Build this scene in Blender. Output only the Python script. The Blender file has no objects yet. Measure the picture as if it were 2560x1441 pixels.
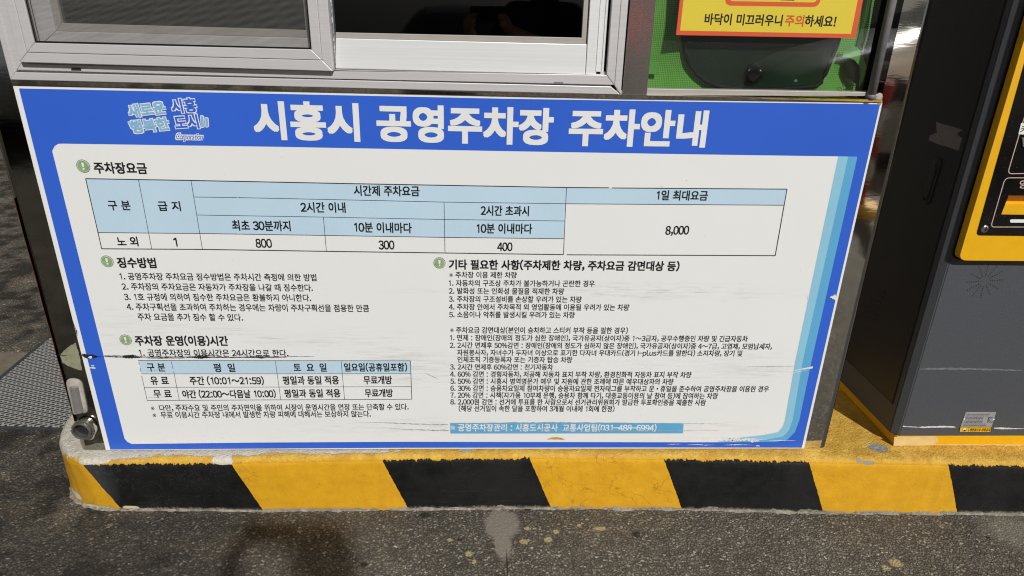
import bpy, bmesh, math, random
from mathutils import Vector, Matrix
random.seed(7)
sc = bpy.context.scene
COL = sc.collection

# ------------------------------------------------------------------ camera
PITCH, YAW, ROLL = 0.39320499, 0.04283714, 0.0233782
CAM = Vector((1.06173535, -1.6027587, 1.17026257))
FPX = 1660.0                                   # focal length in photo pixels (2560 wide)
cp, sp, cy, sy, cr, sr = math.cos(PITCH), math.sin(PITCH), math.cos(YAW), math.sin(YAW), math.cos(ROLL), math.sin(ROLL)
FWD = Vector((sy*cp, cy*cp, -sp)); _r = Vector((cy, -sy, 0)); _u = _r.cross(FWD)
RIGHT = _r*cr + _u*sr; UP = -_r*sr + _u*cr
cam = bpy.data.cameras.new('camera'); co = bpy.data.objects.new('camera', cam); COL.objects.link(co)
co.matrix_world = Matrix(((RIGHT.x, UP.x, -FWD.x, CAM.x), (RIGHT.y, UP.y, -FWD.y, CAM.y), (RIGHT.z, UP.z, -FWD.z, CAM.z), (0, 0, 0, 1)))
cam.sensor_width = 36.0; cam.lens = 36.0*FPX/2560.0
cam.clip_start = 0.01; cam.clip_end = 500
sc.camera = co

# ------------------------------------------------------------------ night light
LDIR = Vector((-0.40, 1.0, -0.90)).normalized()      # way the flood light travels
sun = bpy.data.lights.new('sun', 'SUN'); sun.energy = 3.7; sun.angle = math.radians(1.7); sun.color = (1.0, 0.992, 0.975)
so = bpy.data.objects.new('sun', sun); COL.objects.link(so)
so.rotation_euler = LDIR.to_track_quat('-Z', 'Y').to_euler(); so.location = (3, -6, 8)
w = bpy.data.worlds.new('World'); sc.world = w; w.use_nodes = True
wt = w.node_tree; bg = wt.nodes['Background']
sky = wt.nodes.new('ShaderNodeTexSky'); sky.sky_type = 'NISHITA'; sky.sun_disc = False
sky.sun_elevation = math.asin(-LDIR.z); sky.sun_rotation = math.atan2(-LDIR.x, -LDIR.y)
hs = wt.nodes.new('ShaderNodeHueSaturation'); hs.inputs['Saturation'].default_value = 0.12
tint = wt.nodes.new('ShaderNodeMix'); tint.data_type = 'RGBA'; tint.blend_type = 'MULTIPLY'
tint.inputs[0].default_value = 1.0; tint.inputs[7].default_value = (1.0, 0.97, 0.93, 1)
wt.links.new(sky.outputs[0], hs.inputs['Color']); wt.links.new(hs.outputs[0], tint.inputs[6]); wt.links.new(tint.outputs[2], bg.inputs['Color'])
bg.inputs['Strength'].default_value = 0.016
sc.view_settings.view_transform = 'Standard'; sc.view_settings.look = 'None'
sc.view_settings.exposure = 0.0; sc.view_settings.gamma = 1.0; sc.view_settings.use_curve_mapping = False
sc.cycles.use_denoising = True; sc.cycles.filter_width = 1.15
sc.cycles.sample_clamp_indirect = 4.0; sc.cycles.max_bounces = 8; sc.cycles.transparent_max_bounces = 12

# ------------------------------------------------------------------ turning photo measurements into places
def ray(px, py): return RIGHT*((px-1280)/FPX) + UP*(-(py-720.5)/FPX) + FWD
def at_y(px, py, Y):
    d = ray(px, py); return CAM + d*((Y-CAM.y)/d.y)
def at_z(px, py, Z):
    d = ray(px, py); return CAM + d*((Z-CAM.z)/d.z)
def at_x(px, py, X):
    d = ray(px, py); return CAM + d*((X-CAM.x)/d.x)
def S(p, Y=0.0):
    q = at_y(p[0], p[1], Y); return (q.x, q.z)
K = 960/2560.0
def A(x, y): return (180+x*K, 380+y*K)
def B(x, y): return (1040+x*K, 380+y*K)
def Cc(x, y): return (180+x*K, 630+y*K)
def D(x, y): return (1040+x*K, 630+y*K)
def E_(x, y): return (280+x*K, 230+y*K)
def F(x, y): return (1140+x*K, 0+y*K)
GZ = -0.19          # ground
KZ = -0.008         # top of the kerb island

# ------------------------------------------------------------------ materials
def new_mat(name):
    m = bpy.data.materials.new(name); m.use_nodes = True
    return m, m.node_tree, m.node_tree.nodes['Principled BSDF']
def sock(nt, node_in, v):
    if isinstance(v, bpy.types.NodeSocket): nt.links.new(v, node_in)
    elif isinstance(v, (tuple, list)) and len(v) == 3 and node_in.type == 'RGBA': node_in.default_value = (*v, 1)
    else: node_in.default_value = v
def mth(nt, op, a, b=0.5, c=None, clamp=False):
    n = nt.nodes.new('ShaderNodeMath'); n.operation = op; n.use_clamp = clamp
    sock(nt, n.inputs[0], a); sock(nt, n.inputs[1], b)
    if c is not None: sock(nt, n.inputs[2], c)
    return n.outputs[0]
def mixc(nt, f, a, b, mode='MIX'):
    n = nt.nodes.new('ShaderNodeMix'); n.data_type = 'RGBA'; n.blend_type = mode
    sock(nt, n.inputs[0], f); sock(nt, n.inputs[6], a); sock(nt, n.inputs[7], b); return n.outputs[2]
def pos(nt):
    return nt.nodes.new('ShaderNodeNewGeometry').outputs['Position']
def vscale(nt, v, s, off=(0, 0, 0), rot=None):
    n = nt.nodes.new('ShaderNodeMapping'); nt.links.new(v, n.inputs[0])
    n.inputs['Scale'].default_value = s; n.inputs['Location'].default_value = off
    if rot: n.inputs['Rotation'].default_value = rot
    return n.outputs[0]
def noise(nt, vec, scale, detail=3, rough=0.55, dist=0.0):
    n = nt.nodes.new('ShaderNodeTexNoise'); nt.links.new(vec, n.inputs['Vector'])
    n.inputs['Scale'].default_value = scale; n.inputs['Detail'].default_value = detail
    n.inputs['Roughness'].default_value = rough; n.inputs['Distortion'].default_value = dist
    return n.outputs[0]
def ramp(nt, f, lo, hi):
    n = nt.nodes.new('ShaderNodeMapRange'); sock(nt, n.inputs[0], f)
    n.inputs[1].default_value = lo; n.inputs[2].default_value = hi; n.clamp = True
    return n.outputs[0]
def blob(nt, p, c, r, wob, soft=0.15):
    """1 inside a ragged ellipsoid at c with radii r"""
    a = nt.nodes.new('ShaderNodeVectorMath'); a.operation = 'SUBTRACT'; nt.links.new(p, a.inputs[0]); a.inputs[1].default_value = c
    d = nt.nodes.new('ShaderNodeVectorMath'); d.operation = 'DIVIDE'; nt.links.new(a.outputs[0], d.inputs[0]); d.inputs[1].default_value = r
    l = nt.nodes.new('ShaderNodeVectorMath'); l.operation = 'LENGTH'; nt.links.new(d.outputs[0], l.inputs[0])
    s = mth(nt, 'ADD', l.outputs['Value'], wob)
    return ramp(nt, s, 1.0+soft, 1.0-soft)
def bump(nt, bsdf, h, strength, dist):
    b = nt.nodes.new('ShaderNodeBump'); sock(nt, b.inputs['Height'], h)
    b.inputs['Strength'].default_value = strength; b.inputs['Distance'].default_value = dist
    nt.links.new(b.outputs[0], bsdf.inputs['Normal'])
def mat(name, col, rough=0.5, metal=0.0, var=0.06, nscale=18, rvar=0.08, bumps=None, spec=0.5, coat=0.0, vec=(1, 1, 1), aniso=0.0):
    m, nt, b = new_mat(name); p = pos(nt)
    n = noise(nt, vscale(nt, p, vec), nscale, 4)
    lo = tuple(c*(1-var) for c in col); hi = tuple(min(1, c*(1+var)) for c in col)
    sock(nt, b.inputs['Base Color'], mixc(nt, ramp(nt, n, 0.25, 0.75), lo, hi))
    sock(nt, b.inputs['Roughness'], mth(nt, 'ADD', mth(nt, 'MULTIPLY', mth(nt, 'SUBTRACT', n, 0.5), 2*rvar), rough, clamp=True))
    b.inputs['Metallic'].default_value = metal; b.inputs['Specular IOR Level'].default_value = spec
    b.inputs['Coat Weight'].default_value = coat
    if aniso: b.inputs['Anisotropic'].default_value = aniso
    if bumps: bump(nt, b, noise(nt, vscale(nt, p, vec), bumps[0], 4), bumps[1], bumps[2])
    return m

def make_ground_mat():
    m, nt, b = new_mat('asphalt'); p = pos(nt)
    v = nt.nodes.new('ShaderNodeTexVoronoi'); v.inputs['Scale'].default_value = 150; v.inputs['Randomness'].default_value = 1
    pw = nt.nodes.new('ShaderNodeVectorMath'); pw.operation = 'ADD'; nt.links.new(p, pw.inputs[0])
    nw = nt.nodes.new('ShaderNodeTexNoise'); nw.inputs['Scale'].default_value = 60; nt.links.new(p, nw.inputs['Vector'])
    ws = nt.nodes.new('ShaderNodeVectorMath'); ws.operation = 'SCALE'; nt.links.new(nw.outputs['Color'], ws.inputs[0]); ws.inputs['Scale'].default_value = 0.012
    nt.links.new(ws.outputs[0], pw.inputs[1]); nt.links.new(pw.outputs[0], v.inputs['Vector'])
    sep = nt.nodes.new('ShaderNodeSeparateColor'); nt.links.new(v.outputs['Color'], sep.inputs[0])
    rnd, rnd2 = sep.outputs[0], sep.outputs[1]
    fine = noise(nt, p, 420, 3, 0.7); mid = noise(nt, p, 34, 5, 0.65); big = noise(nt, p, 3.2, 4, 0.6)
    stone = mixc(nt, rnd, (0.110, 0.100, 0.083), (0.262, 0.238, 0.197))
    pale = ramp(nt, rnd2, 0.93, 0.97)
    stone = mixc(nt, pale, stone, (0.46, 0.42, 0.35))
    v2 = nt.nodes.new('ShaderNodeTexVoronoi'); v2.inputs['Scale'].default_value = 74; nt.links.new(vscale(nt, pw.outputs[0], (1, 1.5, 1), (3, 1, 0), (0, 0, .5)), v2.inputs['Vector'])
    sp2 = nt.nodes.new('ShaderNodeSeparateColor'); nt.links.new(v2.outputs['Color'], sp2.inputs[0])
    flake = mth(nt, 'MULTIPLY', mth(nt, 'GREATER_THAN', sp2.outputs[0], 0.74), ramp(nt, mth(nt, 'ADD', v2.outputs['Distance'], mth(nt, 'MULTIPLY', sp2.outputs[1], 0.22)), 0.42, 0.32))
    edge = ramp(nt, v.outputs['Distance'], 0.62, 0.30)
    base = mixc(nt, mth(nt, 'MULTIPLY', edge, 0.9), (0.072, 0.067, 0.058), stone)
    base = mixc(nt, 0.55, base, mixc(nt, fine, (0.30, 0.29, 0.275), (1.75, 1.70, 1.62)), 'MULTIPLY')
    base = mixc(nt, 1.0, base, mixc(nt, ramp(nt, mid, 0.32, 0.68), (0.62, 0.60, 0.58), (1.2, 1.17, 1.12)), 'MULTIPLY')
    base = mixc(nt, 1.0, base, mixc(nt, ramp(nt, big, 0.35, 0.65), (0.85, 0.83, 0.80), (1.12, 1.1, 1.06)), 'MULTIPLY')
    base = mixc(nt, mth(nt, 'MULTIPLY', flake, 0.85), base, mixc(nt, sp2.outputs[2], (0.24, 0.215, 0.175), (0.62, 0.575, 0.48)))
    # oily grime left of the kerb, plus part of a person's shadow painted in
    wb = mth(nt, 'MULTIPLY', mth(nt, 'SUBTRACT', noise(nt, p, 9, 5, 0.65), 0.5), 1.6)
    dark_mask = mth(nt, 'MAXIMUM', mth(nt, 'MAXIMUM', blob(nt, p, (-0.06, -0.20, GZ), (0.20, 0.10, 1), wb, 0.45), blob(nt, p, (-0.30, 0.02, GZ), (0.13, 0.22, 1), wb, 0.45)),
               mth(nt, 'MAXIMUM', blob(nt, p, (0.18, -0.25, GZ), (0.30, 0.12, 1), wb, 0.45), blob(nt, p, (0.22, -0.12, GZ), (0.17, 0.085, 1), wb, 0.45)))  # these two blobs paint the left lobe of the person's shadow
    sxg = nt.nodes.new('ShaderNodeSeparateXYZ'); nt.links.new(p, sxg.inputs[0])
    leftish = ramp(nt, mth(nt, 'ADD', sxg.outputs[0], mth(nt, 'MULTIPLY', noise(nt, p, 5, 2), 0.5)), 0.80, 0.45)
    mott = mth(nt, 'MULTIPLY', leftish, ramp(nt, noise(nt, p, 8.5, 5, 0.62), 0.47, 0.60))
    lite = mth(nt, 'MULTIPLY', leftish, ramp(nt, noise(nt, vscale(nt, p, (1, 1, 1), (4, 2, 0)), 7.0, 4, 0.6), 0.52, 0.66))
    base = mixc(nt, mth(nt, 'MULTIPLY', lite, 0.8), base, mixc(nt, 1.0, base, (1.5, 1.42, 1.28), 'MULTIPLY'))
    dark_mask = mth(nt, 'MAXIMUM', mth(nt, 'MULTIPLY', dark_mask, 0.6), mott)
    base = mixc(nt, mth(nt, 'MULTIPLY', dark_mask, 0.92), base, mixc(nt, 1.0, base, (0.16, 0.155, 0.145), 'MULTIPLY'))
    # cement dabs and small dark spots
    wf = mth(nt, 'MULTIPLY', mth(nt, 'SUBTRACT', noise(nt, p, 45, 5, 0.7), 0.5), 0.9)
    wf2 = mth(nt, 'MULTIPLY', mth(nt, 'SUBTRACT', noise(nt, p, 130, 4, 0.7), 0.5), 1.5)
    c1 = at_z(1255, 1312, GZ); c2 = at_z(1258, 1360, GZ); c3 = at_z(2540, 1330, GZ)
    cem = mth(nt, 'MAXIMUM', blob(nt, p, (c1.x, c1.y, GZ), (0.050, 0.062, 1), wf), blob(nt, p, (c2.x, c2.y, GZ), (0.024, 0.062, 1), wf))
    cem = mth(nt, 'MAXIMUM', cem, mth(nt, 'MULTIPLY', blob(nt, p, (c3.x, c3.y, GZ), (0.085, 0.07, 1), wf, 0.4), 0.7))
    base = mixc(nt, mth(nt, 'MULTIPLY', cem, 0.75), base, mixc(nt, fine, (0.19, 0.165, 0.13), (0.30, 0.265, 0.21)))
    for (x, y, rx, ry) in [(1500, 1322, .018, .005), (1370, 1350, .012, .006), (1310, 1355, .012, .006), (1390, 1330, .008, .005), (2240, 1408, .018, .009), (1318, 1322, .01, .004), (1172, 1385, .01, .006), (1125, 1350, .008, .004), (1448, 1314, .006, .004), (1185, 1405, .006, .005), (2215, 1420, .01, .006)]:
        q = at_z(x*1.0, y*1.0, GZ)
        base = mixc(nt, mth(nt, 'MULTIPLY', blob(nt, p, (q.x, q.y, GZ), (rx, ry*1.6, 1), wf2, 0.2), 0.85), base, (0.46, 0.36, 0.16))
    for (x, y, rx, ry) in [(1590, 1336, .012, .012), (1062, 1288, .016, .010), (1150, 1350, .007, .006), (1268, 1418, .0022, .055), (910, 1412, .009, .008), (2470, 1345, .008, .006)]:
        q = at_z(x*1.0, y*1.0, GZ)
        base = mixc(nt, mth(nt, 'MULTIPLY', blob(nt, p, (q.x, q.y, GZ), (rx, ry, 1), wf2, 0.25), 0.9), base, (0.012, 0.012, 0.011))
    sock(nt, b.inputs['Base Color'], base)
    sock(nt, b.inputs['Roughness'], mixc(nt, pale, (0.85, 0.85, 0.85), (0.55, 0.55, 0.55)))
    hgt = mth(nt, 'ADD', mth(nt, 'MULTIPLY', edge, 0.6), mth(nt, 'ADD', mth(nt, 'MULTIPLY', fine, 0.35), mth(nt, 'MULTIPLY', rnd, 0.4)))
    bump(nt, b, mth(nt, 'MULTIPLY', hgt, mth(nt, 'SUBTRACT', 1.0, mth(nt, 'MULTIPLY', cem, 0.7))), 0.7, 0.006)
    return m

def make_kerb_mat(tops, slope):
    m, nt, b = new_mat('kerb_paint'); p = pos(nt)
    sx = nt.nodes.new('ShaderNodeSeparateXYZ'); nt.links.new(p, sx.inputs[0])
    x, y, z = sx.outputs
    u = mth(nt, 'ADD', x, mth(nt, 'MULTIPLY', mth(nt, 'SUBTRACT', z, KZ), slope))
    u = mth(nt, 'ADD', u, mth(nt, 'MULTIPLY', mth(nt, 'SUBTRACT', noise(nt, p, 70, 3), 0.5), 0.006))
    cr_ = nt.nodes.new('ShaderNodeValToRGB'); cr_.color_ramp.interpolation = 'CONSTANT'
    un = mth(nt, 'MULTIPLY', mth(nt, 'ADD', u, 0.5), 1/4.0); nt.links.new(un, cr_.inputs[0])
    el = cr_.color_ramp.elements
    el[0].position = 0; el[0].color = (0, 0, 0, 1); el[1].position = (tops[0]+.5)/4; el[1].color = (1, 1, 1, 1)
    for i, t in enumerate(tops[1:]):
        e = el.new((t+.5)/4); c = 1.0 if i % 2 else 0.0; e.color = (c, c, c, 1)
    rag = noise(nt, vscale(nt, p, (1, 1, .3)), 130, 4, 0.7); rag2 = noise(nt, p, 14, 3)
    zt = mth(nt, 'ADD', z, mth(nt, 'ADD', mth(nt, 'MULTIPLY', mth(nt, 'SUBTRACT', rag, 0.5), 0.026), mth(nt, 'MULTIPLY', mth(nt, 'SUBTRACT', rag2, 0.5), 0.012)))
    low = mth(nt, 'LESS_THAN', zt, -0.019)
    black = mth(nt, 'MULTIPLY', cr_.outputs[0], low)
    n1 = noise(nt, p, 26, 5, 0.65); n2 = noise(nt, p, 240, 3, 0.7); n3 = noise(nt, p, 5, 3)
    flat = ramp(nt, z, -0.010, -0.0215)                 # 0 on the worn upper face, 1 on the front face
    yel_face = mixc(nt, ramp(nt, n1, 0.3, 0.7), (0.62, 0.31, 0.010), (0.74, 0.39, 0.017))
    drip = ramp(nt, noise(nt, vscale(nt, p, (34, 34, 2.2)), 1.0, 4, 0.65), 0.54, 0.74)
    yel_face = mixc(nt, mth(nt, 'MULTIPLY', drip, 0.16), yel_face, (0.34, 0.17, 0.02))
    scf = ramp(nt, noise(nt, vscale(nt, p, (5, 5, 55), (2, 0, 0), (0, 0.12, 0)), 1.0, 5, 0.75), 0.60, 0.72)
    yel_face = mixc(nt, mth(nt, 'MULTIPLY', scf, 0.22), yel_face, (0.16, 0.10, 0.03))
    yel_top = mixc(nt, ramp(nt, n1, 0.35, 0.65), (0.58, 0.32, 0.045), (0.76, 0.48, 0.085))
    yel = mixc(nt, flat, yel_top, yel_face)
    speck = mth(nt, 'GREATER_THAN', noise(nt, p, 190, 2, 0.5), 0.735)
    yel = mixc(nt, mth(nt, 'MULTIPLY', speck, 0.75), yel, (0.15, 0.085, 0.02))
    crk = nt.nodes.new('ShaderNodeTexVoronoi'); crk.feature = 'DISTANCE_TO_EDGE'; crk.inputs['Scale'].default_value = 9; nt.links.new(mixc(nt, 0.10, p, nt_color(nt, p, 16)), crk.inputs['Vector'])
    crack = mth(nt, 'MULTIPLY', ramp(nt, crk.outputs['Distance'], 0.010, 0.0), ramp(nt, noise(nt, p, 4, 2), 0.50, 0.60))
    yel = mixc(nt, mth(nt, 'MULTIPLY', crack, 0.55), yel, (0.22, 0.11, 0.015))
    blk = mixc(nt, ramp(nt, n1, 0.35, 0.75), (0.0035, 0.0038, 0.0038), (0.011, 0.0115, 0.0115))
    # pale hair cracks and salt marks at the left black stripe
    wv = nt.nodes.new('ShaderNodeTexVoronoi'); wv.feature = 'DISTANCE_TO_EDGE'; wv.inputs['Scale'].default_value = 22; nt.links.new(mixc(nt, 0.12, p, nt_color(nt, p, 30)), wv.inputs['Vector'])
    hair = ramp(nt, wv.outputs['Distance'], 0.02, 0.0)
    left = mth(nt, 'MULTIPLY', ramp(nt, x, 0.62, -0.05), ramp(nt, n3, 0.42, 0.6))
    blk = mixc(nt, mth(nt, 'MULTIPLY', mth(nt, 'MULTIPLY', hair, left), 0.75), blk, (0.12, 0.12, 0.115))
    blk = mixc(nt, mth(nt, 'MULTIPLY', ramp(nt, noise(nt, vscale(nt, p, (1, 1, .35)), 95, 4, .7), 0.58, 0.75), mth(nt, 'MULTIPLY', ramp(nt, z, -0.06, -0.02), 0.35)), blk, (0.10, 0.10, 0.095))
    blk = mixc(nt, mth(nt, 'MULTIPLY', scf, 0.45), blk, (0.055, 0.054, 0.050))
    blk = mixc(nt, mth(nt, 'MULTIPLY', ramp(nt, n3, 0.40, 0.68), 0.40), blk, (0.022, 0.0215, 0.020))
    sp2 = mth(nt, 'GREATER_THAN', noise(nt, vscale(nt, p, (1, 1, 1), (3, 1, 2)), 260, 2, 0.5), 0.76)
    blk = mixc(nt, mth(nt, 'MULTIPLY', sp2, 0.6), blk, (0.20, 0.20, 0.19))
    grad = blob(nt, p, (-0.045, -0.04, -0.09), (0.05, 0.2, 0.09), mth(nt, 'MULTIPLY', mth(nt, 'SUBTRACT', n1, 0.5), 1.2), 0.5)
    blk = mixc(nt, mth(nt, 'MULTIPLY', grad, 0.5), blk, (0.075, 0.078, 0.085))
    col = mixc(nt, black, yel, blk)
    # old stripe showing through, thin drips
    # bare render where the paint has gone
    wb = mth(nt, 'MULTIPLY', mth(nt, 'SUBTRACT', noise(nt, p, 30, 6, 0.7), 0.5), 1.7)
    wc = mth(nt, 'MULTIPLY', mth(nt, 'SUBTRACT', noise(nt, p, 75, 5, 0.7), 0.5), 1.3)
    bare = blob(nt, p, (-0.15, 0.11, 0.0), (0.09, 0.16, 0.035), wb, 0.06)
    for c, r in [((0.02, -0.002, KZ), (0.15, .030, .012)), ((0.28, -0.002, KZ), (.20, .020, .012)), ((0.325, -0.03, -0.012), (.030, .05, .012)), ((0.62, -.001, KZ), (.2, .012, .02)), ((-0.03, -0.03, -0.010), (.045, .03, .010)), ((-0.14, 0.0, -0.165), (.03, .05, .012)), ((-.06, -.03, -.185), (.05, .03, .008))]:
        bare = mth(nt, 'MAXIMUM', bare, blob(nt, p, c, r, wb, 0.06))
    for (px_, py_, Z, rx, ry, rz) in [(2195, 1121, KZ, .030, .020, .02), (2170, 1157, None, .020, .02, .005), (2147, 1153, None, .008, .02, .004), (1165, 1127, KZ, .02, .008, .01)]:
        q = at_z(px_, py_, KZ) if Z is not None else at_y(px_, py_, -0.048)
        bare = mth(nt, 'MAXIMUM', bare, blob(nt, p, q, (rx, ry, rz), wc, 0.1))
    conc = mixc(nt, n1, (0.52, 0.47, 0.38), (0.80, 0.74, 0.63))
    grey = mixc(nt, n2, (0.25, 0.24, 0.22), (0.40, 0.39, 0.37))
    conc = mixc(nt, ramp(nt, x, 0.9, 1.1), conc, grey)
    col = mixc(nt, bare, col, conc)
    q = at_y(325, 1272, -0.036)
    col = mixc(nt, blob(nt, p, q, (.024, .05, .008), wc, 0.1), col, (0.66, 0.58, 0.38))
    foot = mth(nt, 'MULTIPLY', ramp(nt, mth(nt, 'ADD', z, mth(nt, 'MULTIPLY', rag, 0.022)), -0.166, -0.176), ramp(nt, noise(nt, p, 13, 3), 0.36, 0.50))
    col = mixc(nt, foot, col, mixc(nt, n2, (0.10, 0.085, 0.06), (0.42, 0.37, 0.28)))
    sock(nt, b.inputs['Base Color'], col)
    sock(nt, b.inputs['Roughness'], mixc(nt, black, (0.55, 0.55, 0.55), (0.5, 0.5, 0.5)))
    b.inputs['Specular IOR Level'].default_value = 0.35
    rough_h = mth(nt, 'ADD', mth(nt, 'MULTIPLY', noise(nt, p, 85, 5, 0.65, 1.2), mth(nt, 'SUBTRACT', 1.12, flat)), mth(nt, 'ADD', mth(nt, 'MULTIPLY', n2, 0.06), mth(nt, 'MULTIPLY', n1, 0.12)))
    bump(nt, b, mth(nt, 'SUBTRACT', rough_h, mth(nt, 'MULTIPLY', bare, 0.25)), 0.7, 0.012)
    return m
def nt_color(nt, p, s):
    n = nt.nodes.new('ShaderNodeTexNoise'); n.inputs['Scale'].default_value = s; nt.links.new(p, n.inputs['Vector']); return n.outputs['Color']

def make_panel_mat():
    """white vinyl with faint rubbed streaks"""
    m, nt, b = new_mat('white_vinyl'); p = pos(nt)
    big = noise(nt, p, 2.2, 3)
    col = mixc(nt, big, (0.765, 0.765, 0.74), (0.80, 0.80, 0.785))
    wob = mth(nt, 'MULTIPLY', mth(nt, 'SUBTRACT', noise(nt, p, 14, 4, 0.6), 0.5), 1.6)
    streak = ramp(nt, noise(nt, vscale(nt, p, (9, 1, 150)), 1.0, 5, 0.75), 0.50, 0.68)
    wave = ramp(nt, noise(nt, vscale(nt, p, (3, 1, 34), (0, 0, 0), (0, 0.07, 0)), 1.4, 4, 0.7), 0.52, 0.66)
    fields = [(Cc(300, 520), .05, .05, .55), (Cc(780, 520), .16, .03, .35), (Cc(1080, 545), .05, .022, .9), (Cc(1320, 590), .08, .012, .8), (Cc(1650, 595), .05, .015, .7), (Cc(1850, 575), .12, .03, .5), (Cc(2150, 700), .10, .03, .8), (Cc(2330, 800), .16, .04, .9),
              (D(1450, 265), .34, .022, .8), (D(60, 265), .10, .008, .35), (D(80, 810), .10, .035, .8), (D(1700, 800), .35, .05, .35), (D(2350, 800), .14, .015, .7), (D(300, 710), .35, .012, .3), (D(900, 850), .5, .03, .3), (D(2150, 690), .14, .02, .4),
              (D(1900, 1165), .14, .02, .5), (Cc(2150, 1160), .25, .025, .55), (D(2000, 1250), .2, .008, .5), (Cc(1200, 1270), .7, .02, .15)]
    acc = None
    for (q, rx, rz, s) in fields:
        c = at_y(q[0], q[1], 0)
        f = mth(nt, 'MULTIPLY', blob(nt, p, c, (rx, 1, rz), wob, 0.55), s)
        acc = f if acc is None else mth(nt, 'MAXIMUM', acc, f)
    dark_mask = mth(nt, 'MULTIPLY', acc, mth(nt, 'MAXIMUM', mth(nt, 'MULTIPLY', streak, 0.62), mth(nt, 'MULTIPLY', wave, 0.35)))
    col = mixc(nt, dark_mask, col, (0.27, 0.265, 0.245))
    sp = mth(nt, 'GREATER_THAN', noise(nt, p, 120, 1, 0.5), 0.80)
    col = mixc(nt, mth(nt, 'MULTIPLY', sp, 0.55), col, (0.25, 0.22, 0.17))
    sock(nt, b.inputs['Base Color'], col); b.inputs['Roughness'].default_value = 0.38
    b.inputs['Specular IOR Level'].default_value = 0.4
    bump(nt, b, noise(nt, p, 3.5, 2), 0.08, 0.02)
    return m

def make_screen_mat(name, col, pitch, cover, alpha_lo):
    """woven net: holes really let light and sight through"""
    m, nt, b = new_mat(name); p = pos(nt)
    out = nt.nodes['Material Output']
    s = vscale(nt, p, (1/pitch, 1/pitch, 1/pitch)); sx = nt.nodes.new('ShaderNodeSeparateXYZ'); nt.links.new(s, sx.inputs[0])
    fx = mth(nt, 'FRACT', sx.outputs[0]); fz = mth(nt, 'FRACT', sx.outputs[2])
    g = mth(nt, 'MAXIMUM', mth(nt, 'LESS_THAN', fx, cover), mth(nt, 'LESS_THAN', fz, cover))
    a = mth(nt, 'MAXIMUM', g, alpha_lo)
    n = noise(nt, p, 6, 4)
    sock(nt, b.inputs['Base Color'], mixc(nt, n, tuple(c*0.8 for c in col), tuple(c*1.2 for c in col)))
    b.inputs['Roughness'].default_value = 0.6; b.inputs['Specular IOR Level'].default_value = 0.2
    t = nt.nodes.new('ShaderNodeBsdfTransparent'); mx = nt.nodes.new('ShaderNodeMixShader')
    nt.links.new(a, mx.inputs[0]); nt.links.new(t.outputs[0], mx.inputs[1]); nt.links.new(b.outputs[0], mx.inputs[2]); nt.links.new(mx.outputs[0], out.inputs[0])
    return m
def make_glass(name, tintc, rough=0.0, refl=0.07):
    """thin pane: see-through with a mirror share that grows at a slant"""
    m, nt, b = new_mat(name); out = nt.nodes['Material Output']
    nt.nodes.remove(b); p = pos(nt)
    t = nt.nodes.new('ShaderNodeBsdfTransparent'); sock(nt, t.inputs[0], mixc(nt, noise(nt, p, 3, 2), tuple(c*0.95 for c in tintc), tintc))
    g = nt.nodes.new('ShaderNodeBsdfGlossy'); g.inputs['Roughness'].default_value = rough; g.inputs[0].default_value = (0.95, 0.97, 1, 1)
    f = nt.nodes.new('ShaderNodeLayerWeight'); fac = mth(nt, 'ADD', mth(nt, 'MULTIPLY', mth(nt, 'POWER', f.outputs['Facing'], 5.0), 0.9), refl)
    mx = nt.nodes.new('ShaderNodeMixShader'); nt.links.new(fac, mx.inputs[0]); nt.links.new(t.outputs[0], mx.inputs[1]); nt.links.new(g.outputs[0], mx.inputs[2])
    nt.links.new(mx.outputs[0], out.inputs[0]); return m
def make_emit(name, col, s):
    m, nt, b = new_mat(name); b.inputs['Base Color'].default_value = (*col, 1)
    b.inputs['Emission Color'].default_value = (*col, 1); b.inputs['Emission Strength'].default_value = s; return m
def make_mat_weave():
    m, nt, b = new_mat('woven_mat'); p = pos(nt)
    q = vscale(nt, p, (1, 1, 1), (0, 0, 0), (0, 0, math.radians(-28)))
    br = nt.nodes.new('ShaderNodeTexBrick'); nt.links.new(q, br.inputs['Vector'])
    br.inputs['Scale'].default_value = 1; br.inputs['Brick Width'].default_value = 0.030; br.inputs['Row Height'].default_value = 0.0155
    br.inputs['Mortar Size'].default_value = 0.0040; br.inputs['Mortar Smooth'].default_value = 0.3; br.inputs['Bias'].default_value = 0
    wv = noise(nt, vscale(nt, q, (1, 9, 1)), 60, 3, .6)
    dark = mixc(nt, wv, (0.008, 0.008, 0.008), (0.03, 0.03, 0.029)); light = mixc(nt, noise(nt, p, 220, 3), (0.24, 0.23, 0.21), (0.40, 0.385, 0.36))
    f = mth(nt, 'ADD', br.outputs['Fac'], mth(nt, 'MULTIPLY', ramp(nt, noise(nt, p, 150, 3, .7), 0.55, 0.66), 0.35), clamp=True)
    sock(nt, b.inputs['Base Color'], mixc(nt, f, dark, light))
    b.inputs['Roughness'].default_value = 0.95; bump(nt, b, f, 0.7, 0.004); return m
def make_steel(name, rough, stretch, col=(0.60, 0.585, 0.55), amount=0.02):
    m, nt, b = new_mat(name); p = pos(nt)
    n = noise(nt, vscale(nt, p, stretch), 1.0, 4, 0.65); big = noise(nt, p, 5, 3)
    b.inputs['Metallic'].default_value = 1.0
    sock(nt, b.inputs['Base Color'], mixc(nt, big, tuple(c*.9 for c in col), col))
    sock(nt, b.inputs['Roughness'], mth(nt, 'ADD', mth(nt, 'MULTIPLY', n, amount), rough))
    bump(nt, b, mth(nt, 'ADD', mth(nt, 'MULTIPLY', n, 0.15), big), 0.05, 0.01); return m

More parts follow.
